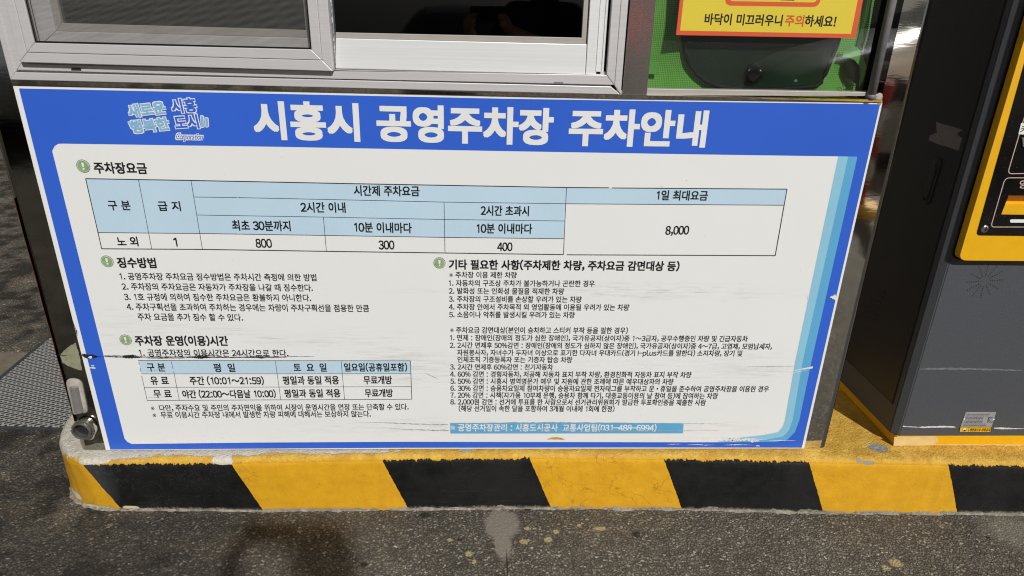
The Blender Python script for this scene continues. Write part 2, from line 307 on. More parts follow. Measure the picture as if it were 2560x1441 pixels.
M = {}
M['vinyl'] = make_panel_mat()
M['blue'] = mat('blue_print', (0.034, 0.122, 0.60), 0.30, 0, 0.07, 1.4, 0.05, (3.5, 0.08, 0.02), spec=0.4)
M['print_white'] = mat('white_print', (0.78, 0.78, 0.765), 0.4, 0, 0.03, 6)
M['ink'] = mat('black_ink', (0.012, 0.012, 0.013), 0.45, 0, 0.3, 60, spec=0.3)
M['pale_blue'] = mat('pale_blue_print', (0.50, 0.655, 0.765), 0.38, 0, 0.04, 5, spec=0.4)
M['band_light'] = mat('light_blue_print', (0.27, 0.545, 0.70), 0.38, 0, 0.04, 5, spec=0.4)
M['band_mid'] = mat('sky_blue_print', (0.115, 0.385, 0.64), 0.38, 0, 0.05, 5, spec=0.4)
M['logo_blue'] = mat('slogan_blue_print', (0.22, 0.45, 0.66), 0.38, 0, 0.05, 9)
M['badge_rim'] = mat('badge_rim_green', (0.10, 0.19, 0.095), 0.35, 0, 0.2, 90)
M['badge_face'] = mat('badge_green', (0.255, 0.39, 0.18), 0.35, 0, 0.25, 55)
M['scuff_black'] = mat('black_scrape', (0.012, 0.012, 0.012), 0.7, 0, 0.5, 80)
M['scuff_grey'] = mat('grey_scrape', (0.36, 0.36, 0.34), 0.7, 0, 0.4, 120)
M['yellow_smear'] = mat('yellow_smear', (0.55, 0.31, 0.03), 0.6, 0, 0.2, 90)
M['alu'] = mat('grey_aluminium', (0.62, 0.60, 0.60), 0.42, 0.25, 0.05, 1.0, 0.05, (1.0, 0.06, 0.002), vec=(4, 200, 260))
M['alu_light'] = mat('pale_aluminium', (0.80, 0.795, 0.79), 0.36, 0.15, 0.05, 1.0, 0.06, (1.0, 0.06, 0.002), vec=(3, 200, 240))
M['alu_bead'] = mat('beige_glazing_bead', (0.40, 0.37, 0.33), 0.5, 0.1, 0.06, 20)
M['rubber'] = mat('black_rubber', (0.007, 0.007, 0.008), 0.7, 0, 0.3, 40, spec=0.2)
M['dark_gap'] = mat('dark_gap', (0.008, 0.008, 0.008), 0.8, 0, 0.3, 40)
M['dark_in'] = mat('dark_interior', (0.006, 0.0065, 0.007), 0.8, 0, 0.4, 4)
M['steel'] = make_steel('polished_steel', 0.035, (6, 6, 40), (0.80, 0.775, 0.72))
M['steel_post'] = make_steel('dull_mirror_steel', 0.05, (10, 10, 60), (0.34, 0.335, 0.30), 0.04)
M['brushed'] = make_steel('brushed_steel', 0.11, (4, 4, 500), (0.56, 0.53, 0.51), 0.08)
M['screen'] = make_screen_mat('insect_screen', (0.15, 0.145, 0.135), 0.0023, 0.15, 0.09)
M['green_net'] = make_screen_mat('green_net', (0.135, 0.36, 0.062), 0.0042, 0.42, 0.35)
M['green_cloth'] = mat('green_cloth', (0.085, 0.28, 0.040), 0.8, 0, 0.25, 30)
M['green_trim'] = mat('lime_trim', (0.33, 0.62, 0.05), 0.8, 0, 0.2, 30)
M['dark_film'] = mat('dark_film', (0.006, 0.018, 0.008), 0.4, 0, 0.6, 9, spec=0.12)
M['glass'] = make_glass('window_glass', (0.45, 0.48, 0.48), 0.0)
M['glass_clear'] = make_glass('clear_glass', (0.90, 0.93, 0.90), 0.0)
M['cup'] = mat('black_suction_cup', (0.010, 0.010, 0.010), 0.25, 0, 0.3, 40)
M['st_red'] = mat('red_border_print', (0.68, 0.095, 0.035), 0.4, 0, 0.05, 12)
M['st_yel'] = mat('yellow_sticker_print', (0.70, 0.55, 0.045), 0.4, 0, 0.05, 8)
M['st_text'] = mat('red_ink', (0.62, 0.10, 0.03), 0.4, 0, 0.05, 8)
M['grey_tube'] = mat('grey_rubber_tube', (0.19, 0.175, 0.185), 0.6, 0, 0.12, 60)
M['sealant'] = mat('sealant', (0.34, 0.32, 0.27), 0.6, 0, 0.25, 60, bumps=(90, 0.4, 0.003))
M['red_reflect'] = mat('reflection_line', (0.20, 0.042, 0.016), 0.5, 0, 0.35, 50)
M['beige'] = mat('beige_smudge', (0.26, 0.25, 0.165), 0.7, 0, 0.25, 70)
M['hose'] = mat('ribbed_metal_hose', (0.50, 0.47, 0.46), 0.3, 0.7, 0.1, 40)
M['pipe'] = mat('pipe_metal', (0.30, 0.29, 0.25), 0.3, 0.8, 0.15, 30)
M['k_grey'] = mat('kiosk_grey_paint', (0.069, 0.073, 0.083), 0.50, 0, 0.14, 260, 0.05, (420, 0.35, 0.0015), spec=0.45)
M['k_dark'] = mat('kiosk_dark_paint', (0.034, 0.031, 0.030), 0.5, 0, 0.10, 200, 0.05, (400, 0.3, 0.001))
M['k_handle'] = mat('black_handle', (0.030, 0.029, 0.029), 0.32, 0, 0.2, 60)
M['k_yellow'] = mat('kiosk_yellow_paint', (0.78, 0.41, 0.003), 0.45, 0, 0.05, 30, 0.05, (400, 0.2, 0.001))
M['k_cream'] = mat('rubbed_yellow_paint', (0.72, 0.52, 0.22), 0.55, 0, 0.08, 40)
M['k_panel'] = mat('black_acrylic', (0.006, 0.006, 0.006), 0.16, 0, 0.3, 40, 0.02)
M['k_line'] = mat('pink_print', (0.55, 0.38, 0.32), 0.5, 0, 0.05, 40)
M['chrome'] = mat('chrome_screw', (0.75, 0.73, 0.70), 0.2, 1, 0.1, 90)
M['white_paint'] = mat('white_scratch', (0.62, 0.62, 0.62), 0.6, 0, 0.2, 90)
M['plate'] = mat('plate_metal', (0.36, 0.36, 0.37), 0.4, 0.2, 0.06, 60)
M['tape'] = mat('grey_tape', (0.18, 0.155, 0.15), 0.6, 0, 0.35, 300, bumps=(300, 0.6, 0.002))
M['scuff_k'] = mat('kiosk_scuff', (0.16, 0.16, 0.168), 0.6, 0, 0.3, 150)
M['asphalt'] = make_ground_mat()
M['weave'] = make_mat_weave()
M['mat_edge'] = mat('mat_rubber', (0.045, 0.048, 0.052), 0.6, 0, 0.2, 40)
M['concrete'] = mat('tan_concrete', (0.17, 0.14, 0.105), 0.85, 0, 0.2, 30, bumps=(90, 0.6, 0.003))

# ------------------------------------------------------------------ objects
ORG = {}
def empty(name, loc, label, cat, group=None):
    o = bpy.data.objects.new(name, None); o.empty_display_size = 0.1; COL.objects.link(o); o.location = loc
    o['label'] = label; o['category'] = cat
    if cat == 'car': group = 'cars parked behind the photographer'
    if group: o['group'] = group
    ORG[o.name] = Vector(loc); return o
class MB:
    def __init__(s): s.v = []; s.f = []
    def add(s, v, f):
        n = len(s.v); s.v += [tuple(q) for q in v]; s.f += [tuple(i+n for i in q) for q in f]; return s
    def bm(s, bm):
        bm.verts.index_update(); return s.add([v.co for v in bm.verts], [[v.index for v in f.verts] for f in bm.faces])
    def slab(s, poly, y0, y1, bev=0.0, seg=2):
        """poly of (x,z) at front y0, back y1"""
        bm = bmesh.new(); n = len(poly)
        a = sum(poly[i][0]*poly[(i+1) % n][1]-poly[(i+1) % n][0]*poly[i][1] for i in range(n))
        if a < 0: poly = poly[::-1]
        fv = [bm.verts.new((x, y0, z)) for x, z in poly]; bv = [bm.verts.new((x, y1, z)) for x, z in poly]
        bm.faces.new(fv); bm.faces.new(bv[::-1])
        for i in range(n): bm.faces.new((fv[(i+1) % n], fv[i], bv[i], bv[(i+1) % n]))
        if bev: bmesh.ops.bevel(bm, geom=list(bm.edges), offset=bev, segments=seg, affect='EDGES', profile=0.5)
        s.bm(bm); bm.free(); return s
    def box(s, x0, x1, y0, y1, z0, z1, bev=0.0): return s.slab([(x0, z0), (x1, z0), (x1, z1), (x0, z1)], y0, y1, bev)
    def flat(s, poly, y):
        """thin printed shape on a vertical face"""
        n = len(poly); a = sum(poly[i][0]*poly[(i+1) % n][1]-poly[(i+1) % n][0]*poly[i][1] for i in range(n))
        if a < 0: poly = poly[::-1]
        return s.add([(x, y, z) for x, z in poly], [range(n)])
    def line(s, p, q, wd, y):
        d = Vector((q[0]-p[0], q[1]-p[1])); d.normalize(); nx, nz = -d.y*wd/2, d.x*wd/2
        return s.flat([(p[0]+nx, p[1]+nz), (p[0]-nx, p[1]-nz), (q[0]-nx, q[1]-nz), (q[0]+nx, q[1]+nz)], y)
    def tube(s, pts, rad, seg=12, cap=True):
        rings = []
        for i, p in enumerate(pts):
            p = Vector(p); t = (Vector(pts[min(i+1, len(pts)-1)])-Vector(pts[max(i-1, 0)])).normalized()
            a = t.cross(Vector((0, 0, 1)) if abs(t.z) < .9 else Vector((1, 0, 0))).normalized(); b = t.cross(a)
            r = rad[i] if isinstance(rad, (list, tuple)) else rad
            rings.append([p+a*math.cos(k*2*math.pi/seg)*r+b*math.sin(k*2*math.pi/seg)*r for k in range(seg)])
        v = [q for r in rings for q in r]; f = []
        for i in range(len(rings)-1):
            for k in range(seg): f.append((i*seg+k, i*seg+(k+1) % seg, (i+1)*seg+(k+1) % seg, (i+1)*seg+k))
        if cap: f += [tuple(range(seg))[::-1], tuple((len(rings)-1)*seg+k for k in range(seg))]
        return s.add(v, f)
    def ball(s, c, r, sx=1, sy=1, sz=1, u=16, vv=10):
        bm = bmesh.new(); bmesh.ops.create_uvsphere(bm, u_segments=u, v_segments=vv, radius=r)
        for q in bm.verts: q.co = Vector((q.co.x*sx+c[0], q.co.y*sy+c[1], q.co.z*sz+c[2]))
        s.bm(bm); bm.free(); return s
    def build(s, name, m, parent=None, smooth=False, label=None):
        if QUEUE and any(q[0] is s for q in QUEUE): set_text()
        me = bpy.data.meshes.new(name); off = Vector((0, 0, 0))
        if parent is not None: off = ORG[parent.name]
        me.from_pydata([Vector(v)-off for v in s.v], [], s.f); me.materials.append(m if not isinstance(m, str) else M[m])
        if smooth:
            for p in me.polygons: p.use_smooth = True
        o = bpy.data.objects.new(name, me); COL.objects.link(o)
        if parent is not None: o.parent = parent
        ORG[o.name] = off
        if label: o['label'] = label
        return o
def rounded(pts, r, n=5):
    """round the corners of an (x,z) polygon; r number or list"""
    out = []; N = len(pts)
    for i, p in enumerate(pts):
        rr = r[i] if isinstance(r, (list, tuple)) else r
        p = Vector(p); a = (Vector(pts[i-1])-p).normalized(); b = (Vector(pts[(i+1) % N])-p).normalized()
        if rr <= 0: out.append((p.x, p.y)); continue
        p0, p1 = p+a*rr, p+b*rr
        for k in range(n+1):
            t = k/n; q = p0*(1-t)**2+p*2*t*(1-t)+p1*t*t; out.append((q.x, q.y))
    return out
def SP(pts, Y=0.0): return [S(p, Y) for p in pts]
def tag(o, label, cat, group=None, kind=None):
    if label: o['label'] = label
    if cat: o['category'] = cat
    if group: o['group'] = group
    if kind: o['kind'] = kind
    return o

# text ---------------------------------------------------------------
# every character is laid out from the built-in font, digits and signs as full-width forms set close
CHARS = '가간갈감개거경고곤공과관교구국규그금급기긴까께끄나날납내녀노는능니다닥단달당대도동될두드등따때또란람량러려례로록료른를리마만말면명모목무문물미민및바발방범법병보복본봉부분불비사상새생서선설성세소속손수스승시심아악안않애야업에여역연엽영예외요용우운원월위유으은을음의이익인일있자장재저적전점정제조주준중증지직질징차착참책체초최추축출취측친카커큼킬타탑태토통투티팀편평포표피필하한할함항해행형호화확환활회획후휴흥※～・'
WANT = {(0, 4): {c: None for c in CHARS}}
QUEUE = []
ADV = {'.': .30, ',': .30, ':': .36, '!': .36, '(': .36, ')': .36, '%': .90, '-': .62}
def full(ch):
    if ch == '\u223c': return '\uff5e'
    if ch == '\u00b7': return '\u30fb'
    return chr(ord(ch)+0xFEE0) if 33 <= ord(ch) < 127 else ch
def text(mb, body, pl, pr, hpx, Y, bold=0.0, res=3, mid=0.38, em=0.86, shear=0.0, thick=0.0, latin=False, plane=None):
    """lettering from photo point pl to pr (line centre), hpx glyph height in photo pixels; thick = stroke growth in em"""
    bold, res = 0, 4
    for ch in body:
        if ch != ' ': WANT[(0, 4)].setdefault(ch if latin else full(ch), None)
    QUEUE.append((mb, body, pl, pr, hpx, Y, bold, res, mid, em, shear, thick, latin))
def load_glyphs():
    for (bold, res), tab in WANT.items():
        need = sorted(k for k in tab if tab[k] is None)
        for first in range(0, len(need), 12):
            todo = need[first:first+12]
            c = bpy.data.curves.new('lettering', 'FONT'); c.body = '\n'.join(todo); c.size = 1; c.resolution_u = res; c.offset = bold; c.fill_mode = 'FRONT'; c.space_line = 2.0
            o = bpy.data.objects.new('lettering', c); COL.objects.link(o); bpy.context.view_layer.update()
            me = bpy.data.meshes.new_from_object(o.evaluated_get(bpy.context.evaluated_depsgraph_get()))
            vs = [(q.co.x, q.co.y) for q in me.vertices]
            row = [int(round((.38-y)/2.0)) for x, y in vs]
            loc = {}; out = {k: ([], []) for k in todo}
            for n, ((x, y), r) in enumerate(zip(vs, row)):
                g = out[todo[r]]; loc[n] = len(g[0]); g[0].append((x, y+r*2.0))
            for p in me.polygons:
                out[todo[row[p.vertices[0]]]][1].append(tuple(loc[k] for k in p.vertices))
            tab.update(out)
            bpy.data.meshes.remove(me); bpy.data.objects.remove(o); bpy.data.curves.remove(c)
def set_text():
    load_glyphs()
    if '\uff11' in WANT[(0, 4)]: WANT[(0, 4)]['\uff11'] = ([(.27, 0), (.345, 0), (.345, .735), (.285, .735), (.12, .625), (.12, .54), (.27, .635)], [(0, 1, 2, 3, 6), (3, 4, 5, 6)])
    if '\uff29' in WANT[(0, 4)]: WANT[(0, 4)]['\uff29'] = ([(.10, 0), (.18, 0), (.18, .735), (.10, .735)], [(0, 1, 2, 3)])
    for (mb, body, pl, pr, hpx, Y, bold, res, mid, em, shear, thick, latin) in QUEUE:
        tab = WANT[(bold, res)]; v, f = [], []; x = 0.0; fine = 0
        for ch in body:
            if ch == ' ': x += .30; continue
            gv, gf = tab[ch if latin else full(ch)]
            x0 = min(q[0] for q in gv); x1 = max(q[0] for q in gv)
            if ord(ch) >= 0x1100 and ch != '\u223c': dx = x; adv = .92
            elif ch in ADV: adv = ADV[ch]; dx = x+adv/2-(x0+x1)/2
            elif ch.isdigit(): adv = .575; dx = x+adv/2-(x0+x1)/2
            else: dx = x-x0+.05; adv = x1-x0+.10
            if latin: dx = x-x0; adv = x1-x0+.03
            n = len(v); v += [(q[0]+dx, q[1]) for q in gv]; fine = fine+len(gf) if ch == '\u203b' and n == 0 else fine; f += [tuple(k+n for k in q) for q in gf]; x += adv
        P, Q = at_y(pl[0], pl[1], Y), at_y(pr[0], pr[1], Y); m = ((pl[0]+pr[0])/2, (pl[1]+pr[1])/2)
        size = (at_y(m[0], m[1]-hpx/2, Y)-at_y(m[0], m[1]+hpx/2, Y)).length/em
        xa = min(q[0] for q in v); xb = max(q[0] for q in v); d = Q-P; dn = d.normalized(); nr = Vector((-dn.z, 0, dn.x))
        offs = [(0, 0)]; keep = None
        if thick: offs += [(a*thick, b*thick) for a in (-1, 0, 1) for b in (-1, 0, 1) if a or b]
        for k, (ox, oy) in enumerate(offs):
            out = []
            for (px_, py_) in v:
                t = (px_-xa)/(xb-xa); h = (py_-mid+oy)*size
                q = P+d*t+nr*h+dn*(shear*h+ox*size); out.append((q.x, Y-k*0.000012, q.z))
            mb.add(out, f if k == 0 else f[fine:])
    QUEUE.clear()

# ================================================================== ground
bm = bmesh.new()
g = MB(); g.add([(-40, -40, GZ), (45, -40, GZ), (45, 45, GZ), (-40, 45, GZ)], [(0, 1, 2, 3)])
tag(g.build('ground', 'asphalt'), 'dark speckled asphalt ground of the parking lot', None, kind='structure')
bm.free()

# ================================================================== kerb island
top_px = [(570, 1150), (945, 1143), (1310, 1138), (1655, 1140), (2012, 1148), (2358, 1155)]
bot_px = [(660, 1278), (1012, 1275), (1368, 1272), (1712, 1275), (2050, 1284), (2377, 1285)]
tp = [at_z(*p, KZ) for p in top_px]; bp = [at_z(*p, GZ) for p in bot_px]
OUT = [((-.235, 1.3), (-.235, 1.3)), ((-.235, .25), (-.232, .25)), ((-.222, .16), (-.215, .15)), ((-.205, .105), (-.19, .07)), ((-.185, .065), (-.165, .033)), ((-.155, .025), (-.135, .006)), ((-.115, -.018), (-.10, -.012)), ((-.067, -.044), (-.05, -.027)), ((.0, -.047), (.0, -.031))]
OUT += [((a.x, a.y-.002), (b.x, b.y)) for a, b in zip(tp, bp)] + [((3.3, -.09), (3.3, -.095))]
def resample(step=0.012):
    o = []
    for i in range(len(OUT)-1):
        (t0, b0), (t1, b1) = OUT[i], OUT[i+1]; L = (Vector(t1)-Vector(t0)).length; n = max(1, int(L/(step if i > 0 else .1)))
        for k in range(n):
            s = k/n; o.append((Vector(t0).lerp(Vector(t1), s), Vector(b0).lerp(Vector(b1), s)))
    o.append((Vector(OUT[-1][0]), Vector(OUT[-1][1]))); return o
ol = resample()
from mathutils import noise as mnoise
kb = MB(); rows = []
prof = [(0.0, -0.015)]+[(0.0, k/9*0.165) for k in range(1, 10)]       # (inset, height above ground)
prof = [(0, -0.012), (0, .01), (0, .03), (0, .055), (0, .08), (0, .105), (0, .125), (0, .145), (0, .158), (.0008, .166), (.003, .172), (.007, .1775), (.013, .181), (.020, .1825), (.028, .183), (.036, .183)]
N_ = len(ol)
for i, (t, b) in enumerate(ol):
    d = (ol[min(i+1, N_-1)][0]-ol[max(i-1, 0)][0]).normalized(); nrm = Vector((-d.y, d.x))
    for (ins, h) in prof:
        q = b.lerp(t, min(1, max(0, h/.18)))+nrm*ins
        wob = mnoise.noise(Vector((q.x*9, h*20, 0)))*0.0016+mnoise.noise(Vector((q.x*60, h*60, 3)))*0.0011*(1.6 if h > .165 else .5)
        kb.v.append((q.x-nrm.x*wob, q.y-nrm.y*wob, GZ+h+(mnoise.noise(Vector((q.x*40, q.y*40, 9)))*.0012 if h > .165 else 0)))
R_ = len(prof)
for i in range(N_-1):
    for k in range(R_-1): kb.f.append((i*R_+k, (i+1)*R_+k, (i+1)*R_+k+1, i*R_+k+1))
# upper face, gently lumpy, continuing under booth and kiosk
last = [i*R_+R_-1 for i in range(N_)]
n0 = len(kb.v)
kb.v += [(3.3, 1.3, GZ+.183)]
kb.f.append(tuple(last+[n0]))
kslope = sum((a.x-b.x) for a, b in zip([Vector(OUT[k+9][0]) for k in range(6)], [Vector(OUT[k+9][1]) for k in range(6)]))/6/(-0.182)
kslope = -kslope if kslope < 0 else kslope
tops = [-0.074]+[a.x for a in tp]
kerb = kb.build('kerb_island', make_kerb_mat(tops, kslope), smooth=True)
tag(kerb, 'low concrete kerb island painted in yellow and black slanted stripes under the booth', 'kerb')

mf = MB(); rw = 4; base_pts = [o for o in ol if o[1].y < .2]
for k, (t, b) in enumerate(base_pts):
    d = (base_pts[min(k+1, len(base_pts)-1)][1]-base_pts[max(k-1, 0)][1]).normalized(); nr = Vector((-d.y, d.x))
    q = Vector((b.x*14, b.y*14, 1)); wdt = max(0.0, .004+.011*mnoise.noise(q)+.008*mnoise.noise(q*4)); hgt = max(0.0, .006+.010*mnoise.noise(q+Vector((5, 0, 0)))+.008*mnoise.noise(q*5))
    for (o_, h) in [(-wdt-.003, -.004), (-wdt*.6, hgt*.35), (-.0012, hgt), (.006, hgt+.001)]:
        jit = mnoise.noise(Vector((b.x*90, o_*300, h*200)))*.0012
        mf.v.append((b.x+nr.x*(o_+jit), b.y+nr.y*(o_+jit), GZ+h))
for k in range(len(base_pts)-1):
    for j in range(3): mf.f.append((k*4+j, (k+1)*4+j, (k+1)*4+j+1, k*4+j+1))
ORG[kerb.name] = Vector((0, 0, 0))
mf.build('mortar_fillet', mat('old_mortar', (0.27, 0.24, 0.19), 0.9, 0, 0.6, 70, bumps=(160, 1.0, 0.004)), kerb)

# ================================================================== booth
booth = empty('parking_booth', (1.0, 0.6, KZ), 'steel parking booth with aluminium sliding window above the big blue sign', 'booth')
YB = 0.005
def edge_x(px_, py_, Y): return at_y(px_, py_, Y).x
XL, XR, DEP = -0.092, 2.080, 1.15
ZF = 1.0                                          # foot of the windows
# lower wall, behind the sign
MB().box(XL+.03, XR-.03, YB+.004, YB+.03, KZ+.004, 0.999).build('lower_wall', 'steel', booth)
# rounded corner posts: plan section swept upward
def post(name, x0, x1, corner, m, zb, zt, r=.022):
    n = 8; sec = []
    if corner > 0: sec = [(x0, YB)]+[(x1-r+r*math.sin(k/n*math.pi/2), YB+r-r*math.cos(k/n*math.pi/2)) for k in range(n+1)]+[(x1, .12), (x0, .12)]
    else: sec = [(x1, YB)]+[(x0+r-r*math.sin(k/n*math.pi/2), YB+r-r*math.cos(k/n*math.pi/2)) for k in range(n+1)]+[(x0, .12), (x1, .12)]
    mb = MB(); N = len(sec)
    mb.v = [(x, y, zb) for x, y in sec]+[(x, y, zt) for x, y in sec]
    fs = [(i, (i+1) % N, (i+1) % N+N, i+N) for i in range(N)]
    if corner < 0: fs = [q[::-1] for q in fs]
    mb.f = fs+[tuple(range(N)), tuple(range(N, 2*N))]
    o = mb.build(name, m, booth)
    for p in o.data.polygons: p.use_smooth = 1 <= p.index <= n
    return o
pl_ = post('corner_post', XL, -.0135, -1, 'steel_post', KZ+.003, 2.35)
pr_ = post('corner_post', 2.004, XR, 1, 'steel', KZ+.003, 2.35)
# steel side walls, back wall, floor, ceiling and roof
MB().box(XL, XL+.02, .1205, DEP, KZ+.003, 2.35).build('side_wall', 'steel_post', booth)
MB().box(XR-.02, XR, .1205, DEP, KZ+.003, 2.35).build('side_wall', 'steel', booth)
MB().box(XL+.0205, XR-.0205, DEP-.02, DEP, KZ+.003, 2.35).build('back_wall', 'dark_in', booth)
MB().box(-.02, 2.0, YB+.004, YB+.03, 1.72, 2.35).build('upper_wall', 'steel', booth)
MB().box(XL-.02, XR+.02, -.02, DEP+.04, 2.351, 2.43, .008).build('roof', 'alu', booth)
MB().box(XL+.03, XR-.03, .2, DEP-.03, 0.72, 0.75).build('counter', 'dark_in', booth)
MB().box(XL+.03, XR-.03, .2, .215, 0.75, 1.02).build('counter_front', 'dark_in', booth)
# bright trim under the windows
tr = MB()
up_ = [at_y(*p, -.009) for p in [(25, 199), (800, 216), (1556, 238), (2205, 249)]]; dn_ = [at_y(*p, -.003) for p in [(31, 213), (800, 230), (1556, 247), (2205, 256)]]
for k in range(4): tr.v += [(up_[k].x, .012, up_[k].z+.002), tuple(up_[k]), tuple(dn_[k]), (dn_[k].x, .012, dn_[k].z)]
for k in range(3):
    for j in range(3): tr.f.append((k*4+j, k*4+j+1, (k+1)*4+j+1, (k+1)*4+j))
tr.build('sill_trim', 'steel', booth)
# brushed post between windows
bq = SP([(1555, 238), (1616, 239)], .0)
MB().slab([bq[0], bq[1], (bq[1][0]+.003, 1.72), (bq[0][0]+.003, 1.72)], -.002, .04, .001).build('mullion', 'brushed', booth)
# --- outer window frame
ZT = 1.70
fr = MB()
Yf = -.012
def quad(mb, pts, y0, dep, bev=.0012): return mb.slab(SP(pts, y0), y0, y0+dep, bev)
def vbar(mb, pL, pR, y0, dep, bev=.0012, zt=ZT):
    a, b = S(pL, y0), S(pR, y0); return mb.slab([a, b, (b[0], zt), (a[0], zt)], y0, y0+dep, bev)
quad(fr, [(38, 181), (1528, 217), (1551, 237), (25, 199.5)], Yf, .05)                    # bottom flange
quad(fr, [(40, 172), (1524, 208), (1530, 219), (38, 183)], Yf+.014, .03, 0)               # recess
quad(fr, [(52, 160), (833, 179), (1517, 188), (1536, 213), (838, 197), (43, 175.2)], Yf+.002, .03, .001)  # lip
quad(fr, [(62, 146), (1515, 180), (1517, 189), (52, 161)], Yf+.012, .05, 0)
vbar(fr, (25.5, 199), (38, 181), Yf, .05)
vbar(fr, (38.5, 181), (52, 159), Yf+.0015, .05)
vbar(fr, (1517, 188), (1536, 213), Yf+.0005, .05)
vbar(fr, (1536.5, 214), (1552, 237), Yf, .05)
window = fr.build('window_frame', 'alu', booth)
fl = MB()
vbar(fl, (1489, 186.5), (1502, 187), Yf+.012, .03); vbar(fl, (1503, 187), (1509, 187.5), Yf+.016, .03)
fl.build('window_track', 'alu_light', window)
vbar(MB(), (1509.5, 187.5), (1516, 188), Yf+.020, .02, 0).build('track_groove', 'dark_gap', window)
quad(MB(), [(178, 169.5), (201, 170), (203, 177), (178, 176.5)], Yf+.0012, .01, 0).build('drain_slot', 'dark_gap', window)
quad(MB(), [(1385, 205), (1408, 205.5), (1408, 210.5), (1385, 210)], Yf+.0012, .01, 0).build('drain_slot', 'grey_tube', window)
# --- screen sash, in front on the left
scr = empty_part = None
ss = MB(); Ys = -.024
quad(ss, [(49, 156), (833, 178.5), (805, 151), (67, 131.5)], Ys, .02, .0014)
quad(ss, [(67.4, 131), (804.5, 150.5), (778, 124.3), (86, 107.5)], Ys-.0015, .02, .0014)
vbar(ss, (49, 155.2), (66.6, 131.6), Ys+.0002, .02, .0014); vbar(ss, (67, 131.2), (85.4, 107.8), Ys-.0013, .02, .0014)
vbar(ss, (805.6, 151.6), (832.8, 178), Ys+.0002, .02, .0014); vbar(ss, (778.6, 124.6), (804.8, 150.6), Ys-.0013, .02, .0014)
sash = ss.build('screen_sash', 'alu', booth)
gk = MB(); quad(gk, [(87, 106.8), (777.5, 123.6), (776, 119.8), (90, 102.8)], Ys+.003, .006, 0); vbar(gk, (86, 107), (90, 103), Ys+.003, .006, 0); vbar(gk, (775.5, 120), (778, 124), Ys+.003, .006, 0)
gk.build('screen_gasket', 'rubber', sash)
a, b = S((89, 104), -.0195), S((776.5, 121), -.0195)
MB().add([(a[0], -.0195, a[1]), (b[0], -.0195, b[1]), (b[0], -.0195, ZT), (a[0], -.0195, ZT)], [(0, 1, 2, 3)]).build('insect_screen', 'screen', sash)
# --- left glazed sash behind the screen
ls = MB(); Yl = .004
quad(ls, [(104, 112), (800, 133), (800, 96), (140, 78.5)], Yl, .03, .0014)
vbar(ls, (101, 112), (140, 78.5), Yl+.0003, .03); vbar(ls, (786, 133), (830, 120), Yl+.0003, .03)
lsash = ls.build('sliding_sash', 'alu', booth)
bd = MB(); quad(bd, [(141, 78), (786, 95), (786, 76), (154, 58)], Yl+.003, .02, .001); vbar(bd, (141, 78), (154, 58), Yl+.0033, .02); vbar(bd, (766, 95), (786, 95), Yl+.0033, .02)
bd.build('glazing_bead', 'alu_bead', lsash)
def pane(pL, pR, Y, m, par, zt=ZT, dz=.004):
    a, b = S(pL, Y), S(pR, Y); mb = MB(); mb.v = [(a[0]-dz, Y, a[1]-dz), (b[0]+dz, Y, b[1]-dz), (b[0]+dz, Y, zt), (a[0]-dz, Y, zt)]; mb.f = [(0, 1, 2, 3)]
    return mb.build('glass_pane', m, par)
pane((154, 58), (766, 75), Yl+.012, 'glass', lsash)
# --- right glazed sash
rs = MB(); Yr = -.004
quad(rs, [(838.5, 171.5), (1463, 186.5), (1467, 111.5), (839, 96)], Yr, .03, .0014)
rs.box(S((826, 150), Yr)[0], S((838, 150), Yr)[0], Yr+.004, Yr+.03, S((838, 172), Yr)[1], ZT, .001)
vbar(rs, (1464, 186.5), (1488, 187.5), Yr-.0006, .03, .0014)
rsash = rs.build('sliding_sash', 'alu_light', booth, label='pale sliding sash with the black pane')
bd = MB(); quad(bd, [(839, 95.4), (1466, 111), (1454, 95), (839, 81.5)], Yr+.003, .02, .001); vbar(bd, (1454, 96), (1465, 110), Yr+.0033, .02)
bd.build('glazing_bead', 'alu_bead', rsash)
pane((838, 82), (1455, 95.5), Yr+.012, 'glass', rsash)
# bristly weather strip between the two sashes
st = MB()
for k in range(150):
    z = 1.045+k*.0042; x = S((835.5, 150), Yr-.001)[0]+random.uniform(-.0012, .0022)
    st.box(x-.002, x+.002, Yr-.003, Yr, z, z+.0038)
st.build('weather_strip', 'grey_tube', rsash)
# --- fixed pane on the right
fx = MB(); quad(fx, [(1618, 222), (2180, 231), (2206, 241), (1616, 238.5)], -.0015, .03, .0012)
fixed = fx.build('fixed_window_sill', 'alu_bead', booth)
fg = at_y(1618, 221, .0); fg2 = at_y(2204, 236, .0)
MB().add([(fg.x-.002, .006, fg.z-.003), (2.006, .006, fg.z-.003), (2.006, .006, 1.72), (fg.x-.002, .006, 1.72)], [(0, 1, 2, 3)]).build('glass_pane', 'glass_clear', booth)
a, b = at_y(2167, 236, -.004), at_y(2188, 237, -.004)
gt = MB(); gt.tube([(a.x+.010, -.006, a.z-.006), (a.x+.010, -.006, 1.25), (a.x+.010, -.006, 1.715)], .0098, 16); gt.ball((a.x+.010, -.006, a.z-.005), .0115, 1, 1, .8)
gt.build('rubber_seal_tube', 'grey_tube', booth, True)
q = at_y(2200, 246, -.004)
MB().ball((q.x, .002, q.z), .009, 1, .5, 1.3).ball((q.x+.004, .002, q.z-.010), .007, 1, .5, 1.4).build('sealant_dab', 'sealant', booth, True)
q = at_y(1549, 232, -.006)
MB().ball((q.x, -.004, q.z), .007, 1, .7, 1).ball((q.x-.004, -.006, q.z+.006), .005).build('sealant_dab', 'sealant', booth, True)
